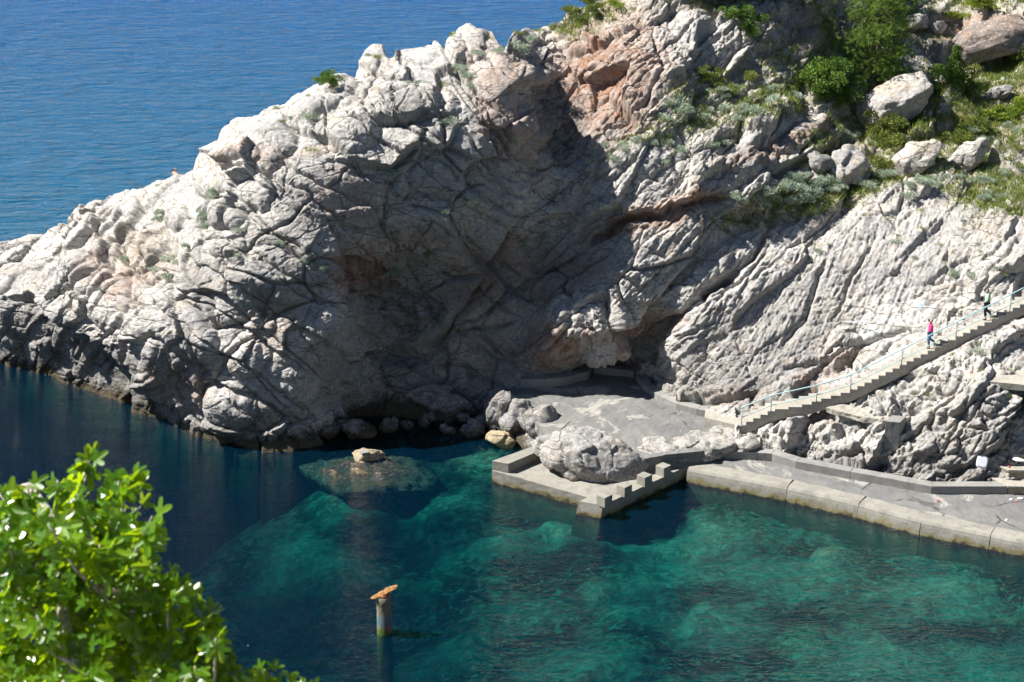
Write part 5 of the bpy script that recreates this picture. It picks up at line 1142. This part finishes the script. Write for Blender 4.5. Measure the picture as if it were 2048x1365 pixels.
for px, py, sc, rz in [(1470, 2, 1.0, 1.2), (1545, -2, .95, 2.6), (1625, -4, 1.05, 4.0), (1340, -30, .85, 5.0), (1690, -20, .9, .4)]:
    make_pine(px, py, 0, 0, 0, 'hill pine whose low boughs shade the rocks beside the crest', src=src, rz=rz, sc=sc, group='hill pines at the top')

# ------------------------------------------------------------------ fig tree in the foreground
def fig_leaf(seed):
    r = random.Random(seed); pts = []
    lob = [(-118, .42), (-62, .78), (0, 1.0), (62, .78), (118, .42)]
    out = [(180, .10)]
    for i, (a_, l_) in enumerate(lob):
        l_ *= r.uniform(.85, 1.1)
        if i: out.append(((lob[i-1][0]+a_)/2, .30*r.uniform(.8, 1.2)))
        for da, f in ((-17, .72), (-8, .95), (0, 1.0), (8, .95), (17, .72)): out.append((a_+da, l_*f))
    V = [(0, 0, 0)]; cur = r.uniform(-.45, .25); fold = r.uniform(.1, .4)
    for a_, l_ in out:
        x = l_*math.cos(math.radians(a_)); y = l_*math.sin(math.radians(a_)); V.append((x, y, cur*(x*x)*.5-fold*0+abs(y)*fold-.15*y*y))
    n = len(V)-1; F = [(0, i+1, (i+1) % n+1) for i in range(n)]
    pet, pf = tube_data([(-.55, 0, -.12), (-.25, 0, -.02), (0, 0, 0)], [.022, .018, .014], 4)
    b_ = len(V); V += [tuple(v) for v in pet]; F += [tuple(b_+i for i in f) for f in pf]
    me = mesh_py('leaf', V, F, False); me.materials.append(M['fig']); return me
FL = [fig_leaf(k) for k in range(5)]
FD = 14.2
def Wd(px, py, dist):
    d = Vector(ray(px, py)); return Vector((0, 0, CAM_H))+d*dist
fig = empty('fig_tree', Vector((-4.0, 13.6, 35.0))); tag(fig, 'blurred bright green fig tree rising close in front of the bay', 'tree')
inv = fig.location
def ft(name, pts, rads, n=7): return tube(name, [p-inv for p in pts], rads, M['figbark'], fig, n)
hub = Vector((-3.7, 13.8, 37.6))
ft('trunk', [Vector((-4.0, 13.6, 34.6)), Vector((-3.9, 13.7, 36.2)), hub], [.16, .13, .11])
rf = random.Random(11)
tips = [(178, 925), (262, 950), (60, 975), (0, 985), (120, 960), (300, 1035), (285, 1075), (350, 1135), (395, 1180), (425, 1225), (432, 1275), (440, 1300), (310, 1100), (330, 1230), (380, 1290), (520, 1350), (470, 1370), (600, 1375), (220, 1000), (150, 1030), (40, 1040), (90, 1100), (200, 1090), (260, 1140), (330, 1170), (130, 1170), (30, 1150), (70, 1230), (180, 1220), (270, 1220), (240, 1290), (330, 1310), (120, 1290), (20, 1290), (60, 1340), (180, 1350), (290, 1370), (400, 1350), (-40, 1020), (-60, 1120), (-50, 1230), (-80, 1320), (110, 1380), (0, 1390), (370, 1240), (300, 1180), (160, 1120), (230, 1180), (20, 1090), (420, 1330), (100, 1050), (350, 1370), (210, 1050), (90, 1160), (150, 1270), (385, 1260), (410, 1300), (350, 1270), (300, 1260), (395, 1330), (430, 1355), (360, 1330), (310, 1340), (260, 1340), (340, 1200), (275, 1015), (240, 960), (150, 985), (30, 1010), (310, 1130), (500, 1372), (560, 1385), (535, 1338), (548, 1350), (470, 1352), (590, 1366), (612, 1374), (455, 1340), (510, 1362)]
mains = [Wd(60, 1200, 14.3), Wd(200, 1180, 14.0), Wd(330, 1310, 14.1), Wd(-60, 1250, 14.6), Wd(150, 1330, 13.6), Wd(90, 1090, 14.5), Wd(420, 1400, 14.0)]
brs = []
for mb in mains: brs.append(ft('branch', [hub, hub.lerp(mb, .5)+Vector((rf.uniform(-.1, .1), rf.uniform(-.1, .1), -.12)), mb], [.075, .05, .03]))
leaves = []
for px, py in tips:
    tp = Wd(px+rf.uniform(-6, 6), py+rf.uniform(-6, 6), FD+rf.uniform(-.75, .75))
    mb = min(mains, key=lambda q: (q-tp).length); mid = mb.lerp(tp, .5)+Vector((rf.uniform(-.06, .06), 0, -.10))
    tw = ft('twig', [mb, mid, tp], [.022, .013, .007], 5); tw.parent = brs[mains.index(mb)]
    edge_tip = px > 280 and py > 1080
    for q in range(rf.randint(13, 19) if not edge_tip else rf.randint(9, 13)):
        u = 1-abs(rf.gauss(0, .32)); p = mid.lerp(tp, u); size = rf.uniform(.075, .155)*(0.75 if edge_tip else 1)
        leaves.append((p, size, tp))
for k in range(1150):                       # inner leaves
    x = rf.uniform(-60, 440); y = rf.uniform(1020, 1390)
    if y < 990+max(0, (x-200))*1.15: continue
    leaves.append((Wd(x, y, FD+rf.uniform(-.5, .9)), rf.uniform(.07, .15), None))
leaves.sort(key=lambda q: -q[1])
restV, restF = [], []
for i, (p, size, tp) in enumerate(leaves):
    me = FL[i % 5]; up = Vector((rf.gauss(-.25, .55), rf.gauss(-.35, .5), rf.uniform(.25, 1))).normalized()
    d = Vector((rf.gauss(0, 1), rf.gauss(-.3, 1), rf.gauss(-.25, .6)))
    d = (d-up*d.dot(up)).normalized(); sd_ = up.cross(d)
    mt = Matrix((d, sd_, up)).transposed().to_4x4(); mt = Matrix.Translation(p-inv+d*size*.5) @ mt @ Matrix.Scale(size, 4)
    if i < 300:
        o = link('leaf', me, None, fig); o.matrix_local = mt
    else:
        b_ = len(restV); restV += [mt @ v.co for v in me.vertices]; restF += [tuple(b_+j for j in f.vertices) for f in me.polygons]
if restV: tag(link('foliage', mesh_py('foliage', restV, restF), M['fig'], fig), kind='stuff')

# ------------------------------------------------------------------ litter and small things
bp0 = g(1963, 930)
bas = empty('plastic_basin', bp0+Vector((0, -.18, .0)))
bm = bmesh.new(); rings = []
for rr, zz_ in [(.30, 0), (.29, -.02), (.25, .10), (.22, .10), (.0, .10)]:
    ring = []
    for k in range(24):
        a_ = 2*math.pi*k/24; c_, s_ = math.cos(a_), math.sin(a_); e = 0.45
        ring.append(bm.verts.new((rr*math.copysign(abs(c_)**e, c_), rr*1.05*math.copysign(abs(s_)**e, s_), zz_)))
    rings.append(ring)
for i in range(len(rings)-1):
    for k in range(24): bm.faces.new((rings[i][k], rings[i][(k+1) % 24], rings[i+1][(k+1) % 24], rings[i+1][k]))
bmesh.ops.remove_doubles(bm, verts=bm.verts, dist=1e-4)
bs = link('basin', bm_mesh('basin', bm, True), M['white'], bas); bs.location = (0, 0, .32); bs.rotation_euler = (math.radians(68), math.radians(10), math.radians(-8))
tag(bas, 'white square plastic basin leaning on the dark rocks above the quay', 'basin')
def scrap(px, py, z, mat, label, seed, s_=.09, name='litter_scrap'):
    me = rock_mesh(name, (s_, s_*.7, s_*.35), seed, 2, 7, .2, .4); o = link(name, me, M[mat]); o.location = W(px, py, z)+Vector((0, 0, s_*.2)); o.rotation_euler = (0, 0, seed); return tag(o, label, 'litter')
scrap(1107, 829, PZ, 'litter_w', 'white crumpled litter in the shadow of the cracked grey rock', 1, .13)
scrap(1258, 753, PZ, 'litter_w', 'tiny white scrap before the shaded back wall', 2, .06)
scrap(1875, 1003, QZ, 'litter_r', 'small red scrap lying on the quay', 3, .08)
scrap(2022, 1000, QZ, 'litter_w', 'white scrap in the litter heap below the stone steps', 4, .12)
scrap(2030, 1004, QZ, 'litter_r', 'red scrap in the litter heap below the stone steps', 5, .09)
scrap(2040, 998, QZ, 'litter_w', 'larger white bag in the litter heap below the stone steps', 6, .16)
scrap(2012, 1042, QZ, 'litter_w', 'thin white paper lying alone on the quay deck', 7, .09)
scrap(2018, 934, 1.87, 'litter_r', 'red wrapper on the upper stone step', 8, .09)
scrap(2038, 922, 2.45, 'litter_w', 'white plastic bag on the top stone step', 9, .3, 'plastic_bag')
bb = g(1980, 198); o = tube('litter_bottle', [bb, bb+Vector((.16, 0, .05)), bb+Vector((.22, 0, .07))], [.05, .05, .02], M['litter_b'], None, 10); tag(o, 'blue plastic bottle lying on the grassy slope', 'litter')
sp_ = g(1846, 280)+Vector((0, 0, 1.0)); tag(tube('iron_spike', [sp_-Vector((0, 0, .5)), sp_+Vector((0, 0, .35))], .02, M['black'], None, 6), 'thin dark iron spike standing on the bright white leaning boulder', 'spike')
o = link('concrete_chunk', box_mesh('concrete_chunk', .45, .35, .12, .02), M['conc_wall']); o.location = W(729, 907, .45); o.rotation_euler = (.1, .05, .5); tag(o, 'flat concrete chunk lying on the tan rock of the reef', 'chunk')
